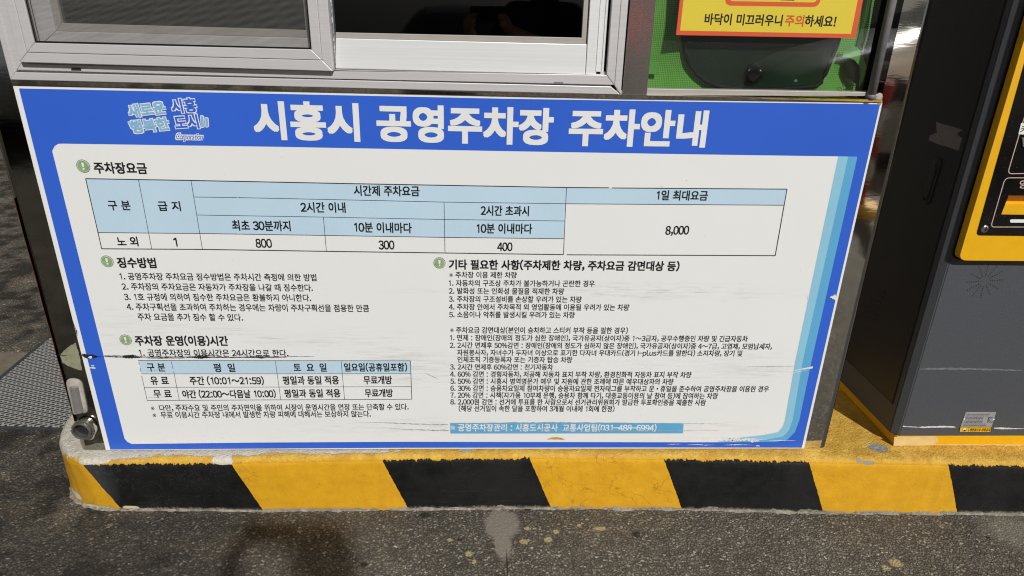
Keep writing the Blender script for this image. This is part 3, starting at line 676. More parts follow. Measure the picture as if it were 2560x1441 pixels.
# --- marks and fittings on the left post
rp = [at_y(x, y, YB-.0006) for x, y in [(20, 500), (38, 585), (71, 695), (92, 765), (124, 868), (128, 885), (140, 940), (160, 1010), (178, 1062)]]
rb = MB()
for i in range(len(rp)-1):
    w0, w1 = (.003, .0045) if i % 2 else (.0045, .003)
    p, q = rp[i], rp[i+1]; rb.add([(XL-.0008, YB+.020, p.z), (XL+.0055, YB+.0055, p.z), (XL+.0058+w0, YB+.0018, p.z), (XL+.0058+w1, YB+.0018, q.z), (XL+.0055, YB+.0055, q.z), (XL-.0008, YB+.020, q.z)], [(0, 1, 4, 5), (1, 2, 3, 4)])
rb.build('reflection_line', 'red_reflect', pl_)  # red-brown strip painting a reflection onto the post's rounded edge
def ragged(poly, amp, sub=5):
    out = []; n = len(poly)
    for i in range(n):
        p, q = Vector(poly[i]), Vector(poly[(i+1) % n])
        for k in range(sub):
            r = p.lerp(q, k/sub); out.append((r.x+random.uniform(-amp, amp), r.y+random.uniform(-amp, amp)))
    return out
Z7 = lambda x, y: (x/5.3333, 780+y/5.3333)
MB().flat(ragged(SP([Z7(*p) for p in [(1010, 412), (940, 450), (850, 520), (803, 580), (825, 670), (900, 720), (1000, 760), (1095, 785), (1062, 600)]], YB-.0005), .0009), YB-.0005).build('paint_smudge', 'beige', pl_)
MB().flat(ragged(SP([Z7(*p) for p in [(760, 560), (800, 578), (850, 580), (930, 572), (850, 590), (800, 588)]], YB-.0008), .0006), YB-.0008).build('paint_smudge', 'scuff_black', pl_)
sl = rounded(SP([Z7(*p) for p in [(872, 880), (1090, 895), (1180, 1335), (985, 1368)]], YB), [.02, .02, .009, .006])
MB().slab(sl, YB-.003, YB+.001, .0012).build('sealant_patch', 'sealant', pl_, True)
h0, h1 = at_y(183, 967, -.004), at_y(197, 1032, -.004)
hp, hr = [], []
for k in range(41):
    t = k/40; hp.append((h0.x+(h1.x-h0.x)*t, -.002, h0.z+(h1.z-h0.z)*t)); hr.append(.0088+.0022*(1 if k % 2 else -1))
MB().tube(hp, hr, 18).build('ribbed_hose', 'hose', pl_)
q = at_y(213, 1074, YB)
sp_ = []
for k in range(26):
    t = k/26*2*math.pi; r = .0335*(1+.06*math.sin(3*t)+.05*math.sin(5*t+1)); sp_.append((q.x+math.cos(t)*r*.98, q.z+math.sin(t)*r))
MB().slab(sp_, YB-.0025, YB+.001, .001).build('sealant_patch', 'sealant', pl_, True)
q = at_y(207, 1074, -.01)
pp = MB(); n = 28
for ro, ri, y0, y1 in [(.0245, .0205, -.020, YB)]:
    base = len(pp.v)
    for k in range(n):
        t = k/n*2*math.pi; c, s_ = math.cos(t), math.sin(t)
        for (r, y) in [(ro, y1), (ro, y0), (ri, y0), (ri, y1)]: pp.v.append((q.x+c*r, y, q.z+s_*r))
    for k in range(n):
        j = (k+1) % n
        for m_ in range(3): pp.f.append((base+k*4+m_, base+k*4+m_+1, base+j*4+m_+1, base+j*4+m_))
pp.tube([(q.x+math.cos(k/24*2*math.pi)*.0245, -.0195, q.z+math.sin(k/24*2*math.pi)*.0245) for k in range(25)], .0022, 8, False)
pp.tube([(q.x+math.cos(k/24*2*math.pi)*.0262, -.008, q.z+math.sin(k/24*2*math.pi)*.0262) for k in range(25)], .0018, 8, False)
pipe = pp.build('pipe_stub', 'pipe', pl_)
MB().slab([(q.x+math.cos(k/n*2*math.pi)*.0203, q.z+math.sin(k/n*2*math.pi)*.0203) for k in range(n)], -.004, .0, 0).build('pipe_plug', 'dark_gap', pipe)

# ================================================================== sunshade, sticker
YS = .050
shade = empty('sunshade', (1.7, YS, 1.0), 'green mesh car sunshade with a dark rounded window hanging behind the right pane', 'sunshade')
p0, p1 = at_y(1600, 228, YS), at_y(2138, 236, YS)
gm = MB(); nx, nz = 40, 30
for i in range(nx+1):
    for k in range(nz+1):
        x = p0.x+(p1.x-p0.x)*i/nx; z = p0.z+.001+(1.62-p0.z)*k/nz
        gm.v.append((x, YS+.004*math.sin(i*.5+k*.2)+.004*math.sin(k*.7), z))
for i in range(nx):
    for k in range(nz): a = i*(nz+1)+k; gm.f.append((a, a+nz+1, a+nz+2, a+1))
gm.build('mesh_panel', 'green_net', shade, True)
MB().box(p0.x, p1.x, YS+.02, YS+.024, p0.z, 1.62).build('backing_cloth', 'green_cloth', shade)
MB().box(p0.x, p1.x+.002, YS-.006, YS-.003, p0.z-.002, p0.z+.0055).build('hem', 'green_trim', shade)
win = [(1704, 80), (1713, 130), (1722, 158), (1742, 186), (1768, 206), (1800, 218), (1860, 223), (1930, 224), (1990, 221), (2040, 216), (2053, 207), (2062, 188), (2090, 120), (2103, 80)]
wq = SP(win, YS-.01); ztop = 1.42
wq = wq+[(wq[-1][0]+.03, ztop), (wq[0][0]-.005, ztop)]
MB().slab(wq, YS-.010, YS-.006, 0).build('dark_window', 'dark_film', shade)
pi = MB(); pi.tube([(x, YS-.011, z) for x, z in wq[:14]], .0048, 8); pi.build('piping', 'rubber', shade, True)
cq = at_y(1888, 183, YS-.02)
cu = MB(); cu.tube([(cq.x, YS-.012, cq.z), (cq.x+.002, YS-.020, cq.z+.002), (cq.x+.004, YS-.034, cq.z+.004), (cq.x+.004, YS-.042, cq.z+.004)], [.024, .0215, .010, .006], 24); cu.build('suction_cup', 'cup', shade, True)
tb = MB()
tabp = rounded(SP([(2105, 145), (2110, 121), (2140, 116), (2156, 133), (2165, 165), (2160, 196), (2146, 224), (2151, 190), (2149, 166), (2136, 150), (2120, 144)], YS-.018), .004, 3)
tb.slab(tabp, YS-.018, YS-.0168); tb.build('fabric_tab', 'green_cloth', shade)
tb = MB(); tb.flat(ragged(SP([(2118, 150), (2130, 143), (2155, 175), (2150, 196), (2142, 214), (2122, 196), (2112, 172)], YS-.0125), .001, 3), YS-.0125).build('fabric_fold', 'dark_film', shade)
tb = MB(); q1, q2 = at_y(1622, 157, YS-.006), at_y(1644, 186, YS-.006); tb.box(q1.x, q2.x, YS-.007, YS-.005, q2.z, q1.z).build('fabric_tab', 'green_cloth', shade)
lg = MB(); t0 = at_y(2105, 213, YS-.01); lg.tube([(t0.x+.006+.006*math.cos(k/12*2*math.pi), YS-.011, t0.z+.004*math.sin(k/12*2*math.pi)) for k in range(13)], .0007, 6)
for k in range(5): lg.box(t0.x+.016+k*.006, t0.x+.020+k*.006, YS-.0115, YS-.0105, t0.z-.001+.001*(k % 2), t0.z+.0015)
lg.build('printed_mark', 'ink', shade)
# a spare sheet of green cloth right of the seal tube
q1, q2 = at_y(2186, 238, .03), at_y(2262, 0, .03)
MB().box(q1.x-.004, 2.03, .046, .05, q1.z-.01, 1.62).build('side_flap', 'green_cloth', shade)

stick = empty('caution_sticker', (1.72, -.001, 1.1), 'yellow caution sticker with red border on the right window pane', 'sticker')
YK = .0045
o_ = SP([(1690, 88), (2138, 96)], YK); zt = o_[0][1]+.40
MB().slab([o_[0], o_[1], (o_[1][0], zt), (o_[0][0], zt)], YK, YK+.0008).build('red_border', 'st_red', stick)
i_ = SP([(1700, 77), (2127, 85.5)], YK)
MB().flat([i_[0], i_[1], (i_[1][0], zt-.011), (i_[0][0], zt-.011)], YK-.0003).build('yellow_sheet', 'st_yel', stick)
o2 = SP([(1811, 14), (2048, 18)], YK)
ro = rounded([o2[0], o2[1], (o2[1][0], o2[1][1]+.24), (o2[0][0], o2[0][1]+.24)], .016)
bx = MB().flat(ro, YK-.0006).build('red_box', 'st_red', stick)
ri = rounded([(o2[0][0]+.009, o2[0][1]+.009), (o2[1][0]-.009, o2[1][1]+.009), (o2[1][0]-.009, o2[1][1]+.231), (o2[0][0]+.009, o2[0][1]+.231)], .009)
MB().flat(ri, YK-.0009).build('box_face', 'st_yel', bx)
b1 = S((1950, 1), YK); MB().flat([(b1[0], b1[1]), (b1[0]+.032, b1[1]), (b1[0]+.05, b1[1]+.04), (b1[0]+.02, b1[1]+.05)], YK-.0012).build('pictogram', 'ink', bx)
tx = MB()
text(tx, '바닥이 미끄러우니', F(1660, 127), F(2175, 137), 26, YK-.0006, 0, thick=.022); text(tx, '하세요!', F(2328, 140), F(2532, 145), 26, YK-.0006, 0, thick=.022)
tx.build('lettering', 'ink', stick)
tx = MB(); text(tx, '주의', F(2197, 137), F(2318, 140), 26, YK-.0006, 0, thick=.022); tx.build('red_lettering', 'st_text', stick)

# ================================================================== information sign
sign = empty('information_sign', (1.0, 0, -.003), 'wide blue and white parking fee sign board fixed to the front of the booth', 'sign')
wc = SP([(31.6, 214.3), (620, 226.5), (1250, 241), (1750, 250), (2206.5, 257.5), (2010.5, 1122), (1000, 1122.6), (264.5, 1126)])
MB().slab(wc, 0, .0035, .0006, 1).build('panel', 'vinyl', sign)
bl = SP([(47.5, 221.5), (620, 233.5), (1250, 247), (1750, 255), (2200, 261), (2004.5, 1119.5), (1560, 1119), (1000, 1119.8), (276, 1124.3)])
MB().flat(bl, -.0004).build('blue_border', 'blue', sign)
iw = SP([(309, 1086), (312, 1097), (319, 1105), (330, 1110), (640, 1106.5), (1000, 1104.6), (1760, 1105.8), (1938, 1105), (1968, 1099), (1987, 1080), (1998, 1050), (2029, 900), (2143, 392), (1750, 386.5), (1250, 378), (700, 367.5), (155, 359.5), (146, 360), (137, 366), (131, 378)])
MB().flat(iw, -.0008).build('text_field', 'vinyl', sign)
outer = [(2120, 391.5), (2143, 392), (2029, 900), (1998, 1050), (1987, 1080), (1968, 1099), (1938, 1105), (1790, 1105), (1885, 1100), (1923, 1097.5), (1957, 1091), (1972, 1076), (1981, 1050), (2007, 900)]
inner = [(2095.5, 391.2), (2120, 391.5), (2007, 900), (1981, 1050), (1972, 1076), (1957, 1091), (1923, 1097.5), (1885, 1100), (1790, 1104.5), (1848, 1094), (1910, 1087), (1945, 1080), (1957, 1066), (1962, 1050), (1988.5, 900)]
MB().flat(SP(outer), -.0012).build('swoosh_band', 'band_mid', sign)
MB().flat(SP(inner), -.0012).build('swoosh_band', 'band_light', sign)
# headline
tt = MB(); YT = -.0012
text(tt, '시흥시', E_(948, 188), E_(1640, 205), 85, YT, 0, 6, thick=.036); text(tt, '공영주차장', E_(1772, 207), F(641, 847), 83, YT, 0, 6, thick=.036); text(tt, '주차안내', F(762, 850), F(1666, 862), 82, YT, 0, 6, thick=.036)
tt.build('headline', 'print_white', sign)
# slogan mark
lgo = MB(); lg2 = MB(); lg3 = MB()
def slog(body, a, b, h, mb, tw, tf):
    text(lgo, body, a, b, h, -.0012, 0, 4, thick=tw)
    text(mb, body, a, b, h, -.0016, 0, 4, thick=tf)
slog('새로운', E_(110, 131), E_(350, 104), 28, lg2, .105, .040)
slog('시흥', E_(398, 97), E_(558, 88), 31, lg3, .095, .030)
slog('행복한', E_(124, 237), E_(376, 211), 28, lg2, .105, .040)
slog('도시', E_(420, 207), E_(572, 196), 31, lg3, .095, .030)
for (x, y, h) in [(602, 198, 88), (632, 203, 72)]:
    wq = SP([E_(x-14, y-h/2), E_(x+13, y-h/2+4), E_(x+17, y+h/2-4), E_(x-8, y+h/2)])
    lgo.flat(rounded(wq, .003, 3), -.0012)
    lg2.flat(SP([E_(x-9, y-h/2+7), E_(x+8, y-h/2+9), E_(x+12, y+h/2-10), E_(x-5, y+h/2-7)]), -.0016)
text(lgo, 'Corporation', E_(428, 300), E_(604, 303), 15, -.0012, 0, 3, .28, 0.72, .35, thick=.11, latin=True)
text(lg3, 'Corporation', E_(428, 300), E_(604, 303), 15, -.0016, 0, 3, .28, 0.72, .35, latin=True)
lm = lgo.build('slogan_outline', 'print_white', sign)
lg2.build('slogan_fill', 'logo_blue', lm, label='light blue letters of the slogan'); lg3.build('slogan_fill', 'blue', lm, label='deep blue letters of the slogan')
# round exclamation badges
def badge(c, rx):
    q = at_y(*c, 0); e = at_y(c[0]+rx, c[1], 0); r = abs(e.x-q.x); n = 36
    cir = lambda rr, dx=0, dz=0: [(q.x+dx+math.cos(k/n*2*math.pi)*rr, q.z+dz+math.sin(k/n*2*math.pi)*rr) for k in range(n)]
    b = MB().flat(cir(r), -.0012).build('exclamation_badge', 'badge_rim', sign)
    MB().flat(cir(r*.90), -.0015).build('badge_ring', 'print_white', b)
    MB().flat(cir(r*.84), -.0018).build('badge_face', 'badge_face', b)
    ex = MB(); ex.flat(rounded([(q.x-r*.20, q.z+r*.55), (q.x+r*.20, q.z+r*.55), (q.x+r*.13, q.z-r*.14), (q.x-r*.13, q.z-r*.14)], r*.12), -.0021)
    ex.flat([(q.x+math.cos(k/12*2*math.pi)*r*.16, q.z-r*.42+math.sin(k/12*2*math.pi)*r*.15) for k in range(12)], -.0021)
    ex.build('exclamation_mark', 'print_white', b)
badge(A(77, 95), 17); badge(A(236, 729), 15.8); badge(A(359, 1252), 15); badge(B(157, 740), 15)
# headings
hd = MB()
text(hd, '주차장요금', A(147, 106), A(497, 110), 25.5, YT, 0, thick=.030); text(hd, '징수방법', Cc(303, 71), Cc(558, 74), 23.5, YT, 0, thick=.030)
text(hd, '주차장 운영(이용)시간', Cc(421, 592), Cc(1038, 594), 22.5, YT, 0, thick=.030)
text(hd, '기타 필요한 사항(주차제한 차량, 주차요금 감면대상 등)', D(221, 84), D(1755, 96), 22.5, YT, 0, thick=.030)
hd.build('heading_lettering', 'ink', sign)
# fee table
ft = MB(); y1_ = -.0012
ft.flat(SP([A(93, 179), A(795, 190), A(1900, 212), B(1003, 238), B(2472, 248), B(2452, 355), B(1000, 345), B(985, 578), A(1690, 556), A(855, 543), A(177, 537)]), y1_)
fee = ft.build('fee_table', 'pale_blue', sign)
ln = MB(); YL = -.0015
def pl(pts, wd): 
    q = SP(pts)
    for i in range(len(q)-1): ln.line(q[i], q[i+1], wd, YL)
pl([A(92, 178), A(795, 190), A(1900, 212), B(1003, 237), B(1285, 239)], .0022); pl([B(1307, 240), B(2473, 248)], .0022)
pl([B(2472, 248), B(2394, 691)], .0020); pl([A(93, 178), A(200, 645)], .0020)
pl([A(199, 645), A(870, 649), A(1697, 662), B(194, 673), B(983, 684)], .0022); pl([B(1005, 685), B(2395, 691)], .0022)
pl([A(445, 184), A(533, 647)], .0013); pl([A(795, 190), A(871, 649)], .0013); pl([A(1677, 434), A(1697, 662)], .0013); pl([B(187, 334), B(194, 672)], .0013); pl([B(1003, 237), B(983, 684)], .0014)
pl([A(815, 300), A(1103, 304)], .0013); pl([A(1108, 304), A(1900, 321), B(187, 334), B(1000, 345)], .0013); pl([A(835, 420), A(1677, 434), B(187, 450), B(992, 460)], .0013)
pl([A(177, 537), A(855, 543), A(1690, 556), B(192, 569), B(985, 578)], .0014); pl([B(1000, 345), B(2452, 355)], .0014)
ln.build('table_rule', 'ink', fee)
tx = MB(); YX = -.0016
for body, a, b, h, bo in [('구 분', A(241, 356), A(388, 357), 22.5, .012), ('급 지', A(573, 361), A(722, 362), 22.5, .012), ('시간제 주차요금', A(1880, 258), A(2315, 262), 24, .010), ('2시간 이내', A(1525, 369), A(1822, 372), 24, .010),
                    ('최초 30분까지', A(1068, 490), A(1455, 494), 24, .010), ('10분 이내마다', A(1884, 502), A(2264, 508), 24, .010), ('노 외', A(300, 597), A(438, 597), 22, .008), ('800', A(1225, 608), A(1331, 609), 24.5, .006),
                    ('300', A(2045, 620), A(2148, 620), 24.5, .006), ('1일 최대요금', B(1607, 289), B(1945, 292), 23, .010), ('2시간 초과시', B(433, 391), B(752, 395), 23.5, .010), ('10분 이내마다', B(407, 510), B(774, 513), 23.5, .010), ('400', B(543, 632), B(642, 632), 24, .006), ('8,000', B(1666, 523), B(1820, 521), 24, .006)]:
    text(tx, body, a, b, h, YX, 0, thick=.022 if bo > .007 else .018)
text(tx, '1', A(679, 601), A(699, 601), 24, YX, 0, thick=.018)
tx.build('table_lettering', 'ink', fee)
# opening-hours table
ht = MB(); ht.flat(SP([Cc(447, 724), Cc(2257, 726), Cc(2258, 811), Cc(463, 812)]), y1_)
hours = ht.build('hours_table', 'pale_blue', sign)
ln = MB()
pl([Cc(443, 723), Cc(2258, 725)], .0016); pl([Cc(2257, 726), Cc(2266, 981)], .0016); pl([Cc(503, 989), Cc(2267, 981)], .0016)
pl([Cc(455, 770), Cc(462, 800)], .0012); pl([Cc(466, 826), Cc(503, 989)], .0012); pl([Cc(447, 732), Cc(450, 750)], .0012)
pl([Cc(463, 812), Cc(2258, 811)], .0012); pl([Cc(485, 902), Cc(2262, 897)], .0012)
pl([Cc(662, 727), Cc(676, 782)], .0012); pl([Cc(679, 793), Cc(717, 988)], .0012); pl([Cc(1357, 727), Cc(1393, 985)], .0012); pl([Cc(1795, 726), Cc(1818, 982)], .0012)
ln.build('table_rule', 'ink', hours)
tx = MB()
for body, a, b, h in [('구 분', (500, 769), (620, 770), 19.5), ('평  일', (945, 773), (1085, 773), 19.5), ('토  요  일', (1478, 771), (1695, 771), 19.5), ('일요일(공휴일포함)', (1815, 770), (2233, 769), 19.5), ('유 료', (524, 858), (642, 858), 19.5), ('주간 (10:01∼21:59)', (785, 859), (1277, 859), 19.5), ('평일과 동일 적용', (1406, 857), (1778, 855), 19.5), ('무료개방', (1945, 855), (2132, 854), 19.5),
                  ('무 료', (545, 947), (662, 946), 19), ('야간 (22:00∼다음날 10:00)', (737, 949), (1357, 946), 19), ('평일과 동일 적용', (1417, 944), (1788, 942), 19), ('무료개방', (1953, 942), (2138, 940), 19)]:
    text(tx, body, Cc(*a), Cc(*b), h, YX, 0, thick=.022)
tx.build('table_lettering', 'ink', hours)
# body lines
tx = MB()
for body, xl, xr, a, b in [('1. 공영주차장 주차요금 징수방법은 주차시간 측정에 의한 방법', 319, 1628, 163, 171), ('2. 주차장의 주차요금은 자동차가 주차장을 나갈 때 징수한다.', 333, 1604, 231, 240), ('3. 1호 규정에 의하여 징수한 주차요금은 환불하지 아니한다.', 348, 1592, 300, 307), ('4. 주차구획선을 초과하여 주차하는 경우에는 차량이 주차구획선을 점용한 만큼', 365, 1980, 366, 377), ('주차 요금을 추가 징수 할 수 있다.', 438, 1137, 433, 438), ('1. 공영주차장의 이용시간은 24시간으로 한다.', 448, 1441, 673, 676)]:
    text(tx, body, Cc(xl, a), Cc(xr, b), 17.0, YT, 0, thick=.017)
for body, xl, xr, a, b in [('※ 다만, 주차수요 및 주민의 주차편익을 위하여 시장이 운영시간을 연장 또는 단축할 수 있다.', 525, 2243, 1042, 1033), ('※ 무료 이용시간 주차장 내에서 발생한 차량 피해에 대해서는 보상하지 않는다.', 537, 1991, 1088, 1080)]:
    text(tx, body, Cc(xl, a), Cc(xr, b), 15.2, YT, 0, thick=.017)
for body, xl, xr, a, b in [
    ('※주차장 이용 제한 차량', 222, 672, 153, 155), ('1. 자동차의 구조상 주차가 불가능하거나 곤란한 경우', 220, 1191, 208, 212), ('2. 발화성 또는 인화성 물질을 적재한 차량', 220, 987, 260, 264), ('3. 주차장의 구조설비를 손상할 우려가 있는 차량', 220, 1104, 314, 318), ('4. 주차장 안에서 주차목적 외 영업활동에 이용될 우려가 있는 차량', 220, 1421, 367, 371), ('5. 소음이나 악취를 발생시킬 우려가 있는 차량', 222, 1058, 418, 421),
    ('※주차요금 감면대상(본인이 승차하고 스티커 부착 등을 필한 경우)', 228, 1412, 521, 525), ('1. 면제 : 장애인(장애의 정도가 심한 장애인), 국가유공자(상이자)중 1∼3급자, 공무수행중인 차량 및 긴급자동차', 228, 2212, 572, 580), ('2. 2시간 면제후 50%감면 : 장애인(장애의 정도가 심하지 않은 장애인), 국가유공자(상이자)중 4∼7급, 고엽제, 모범납세자,', 226, 2374, 622, 631),
    ('자원봉사자, 자녀수가 두자녀 이상으로 표기한 다자녀 우대카드(경기 I-plus카드를 말한다) 소지차량, 장기 및', 275, 2175, 671, 677), ('인체조직 기증등록자 또는 기증자 탑승 차량', 277, 1041, 718, 720), ('3. 2시간 면제후 60%감면 : 전기자동차', 228, 913, 767, 769), ('4. 60% 감면 : 경형자동차, 저공해 자동차 표지 부착 차량, 환경친화적 자동차 표지 부착 차량', 228, 1836, 815, 820),
    ('5. 50% 감면 : 시흥시 병역명문가 예우 및 지원에 관한 조례에 따른 예우대상자의 차량', 230, 1716, 862, 866), ('6. 30% 감면 : 승용차요일제 참여차량이 승용차요일제 전자태그를 부착하고 운 · 휴일을 준수하여 공영주차장을 이용한 경우', 230, 2352, 909, 915), ('7. 20% 감면 : 시책(자가용 10부제 운행, 승용차 함께 타기, 대중교통이용의 날 참여 등)에 참여하는 차량', 230, 2012, 955, 961), ('8. 2,000원 감면 : 선거에 투표를 한 사람으로서 선거관리위원회가 발급한 투표확인증을 제출한 사람', 230, 1932, 1000, 1005), ('(해당 선거일이 속한 달을 포함하여 3개월 이내에 1회에 한정)', 286, 1323, 1044, 1047)]:
    text(tx, body, D(xl, a), D(xr, b), 15.0 if a < 560 else 14.4, YT, 0, thick=.017)
tx.build('notice_lettering', 'ink', sign)
q = SP([D(662, 654), D(703, 654), D(703, 688), D(662, 688)]); MB().flat(q, -.00095).build('correction_patch', 'scuff_k', sign) if False else None
cs = MB().flat(rounded(SP([D(229, 1139), D(1784, 1141), D(1779, 1209), D(229, 1210)]), .0025, 3), -.0012).build('contact_strip', 'band_mid', sign)
tx = MB(); text(tx, '※공영주차장관리 : 시흥도시공사  교통사업팀(031-488-6994)', D(232, 1171), D(1602, 1174), 17, -.0016, 0, thick=.02); tx.build('strip_lettering', 'print_white', cs)
# scrapes
sk = MB()
def scrape(mb, pts, Y, conv, amp=.45, n=14):
    """pts: (x,y,thickness) in zoomed photo units"""
    up, dn = [], []
    for i in range(len(pts)-1):
        a, b = pts[i], pts[i+1]
        for k in range(n):
            t = k/n; x = a[0]+(b[0]-a[0])*t; y = a[1]+(b[1]-a[1])*t; th = a[2]+(b[2]-a[2])*t
            up.append(S(conv(x, y-th/2*(1+random.uniform(-amp, amp))), Y)); dn.append(S(conv(x, y+th/2*(1+random.uniform(-amp, amp))), Y))
    for i in range(len(up)-1): mb.add([(up[i][0], Y, up[i][1]), (dn[i][0], Y, dn[i][1]), (dn[i+1][0], Y, dn[i+1][1]), (up[i+1][0], Y, up[i+1][1])], [(0, 1, 2, 3)])
scrape(sk, [(148, 698, 5), (212, 700, 2), (230, 698, 6), (330, 701, 7), (355, 700, 14), (390, 701, 20), (425, 702, 13), (470, 701, 6), (600, 702, 7), (700, 702, 6), (790, 702, 8), (850, 703, 18), (890, 703, 14), (930, 703, 6), (1080, 704, 5), (1230, 704, 6), (1262, 705, 13), (1290, 705, 5), (1440, 704, 2)], -.0019, Cc)
scrape(sk, [(215, 692, 2), (330, 693, 3), (400, 690, 9), (430, 690, 2)], -.00195, Cc, .9)
scrape(sk, [(820, 690, 2), (870, 692, 6), (1000, 693, 2)], -.00195, Cc, .9)
scrape(sk, [(500, 711, 2), (640, 709, 2.5), (760, 712, 1)], -.00195, Cc, .9)
scrape(sk, [(1100, 694, 1.5), (1300, 697, 4), (1640, 697, 1)], -.00195, Cc, .9)
scrape(sk, [(66, 686, 10), (85, 692, 26), (105, 700, 24), (118, 704, 12)], -.0019, Cc, .3)
scrape(sk, [(100, 690, 4), (125, 690, 12), (140, 697, 26), (152, 699, 16), (170, 700, 4)], -.0019, Cc, .4)
sk.build('scrape_mark', 'scuff_black', sign)
sw = MB(); scrape(sw, [(108, 704, 6), (118, 704, 14), (128, 703, 15), (134, 701, 6)], -.0021, Cc, .3); scrape(sw, [(112, 772, 4), (140, 773, 11), (162, 777, 3)], -.0019, Cc, .6); scrape(sw, [(125, 758, 3), (140, 759, 8), (150, 761, 2)], -.0019, Cc, .5)
Z3 = lambda x, y: (2080+x/5.3333, 540+y/5.3333)
scrape(sw, [(-28, 1085, 6), (15, 1085, 40), (40, 1088, 70), (55, 1090, 80)], -.0019, Z3, .6, 10)
scrape(sw, [(-330, 1075, 20), (-320, 1090, 45), (-310, 1100, 30)], -.0019, Z3, .6, 10)
G7 = lambda x, y: (1660+x/2.6633, 900+y/2.6633)
scrape(sw, [(870, 72, 2), (930, 60, 8), (985, 50, 14), (992, 50, 6)], -.0019, G7, .6); scrape(sw, [(840, 88, 1), (900, 78, 3), (960, 70, 1)], -.0019, G7, .6)
for (x0, x1, y, th) in [(20, 120, 562, 3), (150, 340, 566, 4), (400, 590, 567, 4), (610, 640, 574, 6), (300, 700, 533, 12), (380, 620, 524, 9), (560, 640, 540, 16), (420, 520, 541, 8), (700, 880, 538, 4)]:
    scrape(sw, [(x0, y, .5), ((x0*2+x1)/3, y+random.uniform(-2, 2), th), ((x0+x1*2)/3, y+random.uniform(-2, 2), th*.7), (x1, y, .5)], -.0019, G7, .95, 18)
sw.build('rubbed_patch', 'print_white', sign)
sg = MB()
for c, pts in [(D, [(228, 1143, 3), (700, 1139, 5), (950, 1138, 6), (1200, 1140, 4), (1600, 1142, 2), (1900, 1146, 3), (2080, 1148, 1)]), (D, [(240, 1186, 3), (500, 1185, 4), (800, 1183, 4), (1200, 1190, 4), (1600, 1191, 3), (2050, 1190, 1)]), (D, [(-400, 1134, 1), (-200, 1140, 4), (0, 1148, 5), (228, 1152, 4)]), (D, [(-230, 1170, 1), (-80, 1184, 3), (100, 1190, 6), (225, 1190, 8)]),
               (Cc, [(660, 1018, 1), (760, 1019, 3), (910, 1021, 1)]), (Cc, [(505, 970, 1), (580, 968, 3), (620, 968, 1)]), (Cc, [(500, 790, 1), (560, 788, 3), (615, 786, 1)]), (D, [(2210, 765, 1), (2350, 764, 3), (2530, 765, 1)]), (D, [(60, 808, 1), (110, 830, 4), (155, 850, 1)])]:
    scrape(sg, pts, -.0019, c, .95, 16)
sg.build('grey_scuff', 'scuff_grey', sign)
sb = MB(); scrape(sb, [(10, 470, 3), (22, 510, 10), (34, 545, 26), (36, 560, 8)], -.0006, Cc, .7); sb.build('chipped_edge', 'scuff_black', sign)
ys = MB(); scrape(ys, [(872, 1252, 1), (900, 1244, 12), (930, 1243, 16), (970, 1246, 12), (995, 1252, 1)], -.0019, D, .3); ys.build('yellow_smear', 'yellow_smear', sign)

# ================================================================== pay kiosk
kiosk = empty('payment_kiosk', (2.61, .38, KZ), 'dark grey parking payment kiosk with yellow framed control panel and yellow foot', 'kiosk')
KF = .016; KL = 2.295; KR = 2.93; CH = .018
def prism(sec, z0, z1, bev=0):
    bm = bmesh.new(); lo = [bm.verts.new((x, y, z0)) for x, y in sec]; hi = [bm.verts.new((x, y, z1)) for x, y in sec]; n = len(sec)
    bm.faces.new(lo[::-1]); bm.faces.new(hi)
    for i in range(n): bm.faces.new((lo[i], lo[(i+1) % n], hi[(i+1) % n], hi[i]))
    bmesh.ops.recalc_face_normals(bm, faces=bm.faces)
    if bev: bmesh.ops.bevel(bm, geom=list(bm.edges), offset=bev, segments=2, affect='EDGES')
    mb = MB().bm(bm); bm.free(); return mb
prism([(KL, KF), (KR, KF), (KR+CH, KF+CH), (KR+CH, .72), (KL-CH, .72), (KL-CH, KF+CH)], .0285, 1.62, .0025).build('body', 'k_grey', kiosk, label='grey painted steel body with chamfered edges')
prism([(KL-.004, KF-.0012), (KR+.004, KF-.0012), (KR+CH+.002, KF+CH), (KR+CH+.002, .725), (KL-CH+.014, .725), (KL-CH+.012, KF+CH-.012)], KZ+.002, .028, .0015).build('plinth', 'k_yellow', kiosk)
q = SP([(2236, 1093), (2336, 1091), (2347, 1098), (2346, 1104), (2338, 1110), (2332, 1114), (2234, 1115)], KF-.0016)
MB().flat(ragged(q, .0006, 3), KF-.0016).build('rubbed_patch', 'k_cream', kiosk)
mb = MB(); scrape(mb, [(2336, 1113, 2), (2400, 1112.5, 3), (2500, 1113, 2.5), (2600, 1113.5, 3)], KF-.0017, lambda x, y: (x, y), .5); mb.build('rubbed_patch', 'k_cream', kiosk)
# side door
XS = KL-CH
def SX(p, X=None):
    q_ = at_x(p[0], p[1], XS if X is None else X); return (q_.y, q_.z)
def side_slab(poly, x0, x1, bev=0):
    mb = MB().slab(poly, x0, x1, bev); mb.v = [(v[1], v[0], v[2]) for v in mb.v]; mb.f = [f[::-1] for f in mb.f]; return mb
d0 = SX((2363, 540)); d1 = SX((2234, 1012))
yd = (d0[0]+d1[0])/2; zd = d1[1]
side_slab([(yd+.003, zd+.003), (.66, zd+.003), (.66, 1.58), (yd+.003, 1.58)], XS-.0015, XS+.002, .0008)
door = side_slab([(yd+.003, zd+.003), (.66, zd+.003), (.66, 1.58), (yd+.003, 1.58)], XS-.0022, XS+.002, .0008).build('side_door', 'k_dark', kiosk)
mb = MB(); mb.v = []
side = side_slab([(yd-.0012, zd-.0012), (yd+.0028, zd-.0012), (yd+.0028, 1.58), (yd-.0012, 1.58)], XS-.0006, XS+.001); s2 = side_slab([(yd+.003, zd-.0012), (.66, zd-.0012), (.66, zd+.0028), (yd+.003, zd+.0028)], XS-.0006, XS+.001)
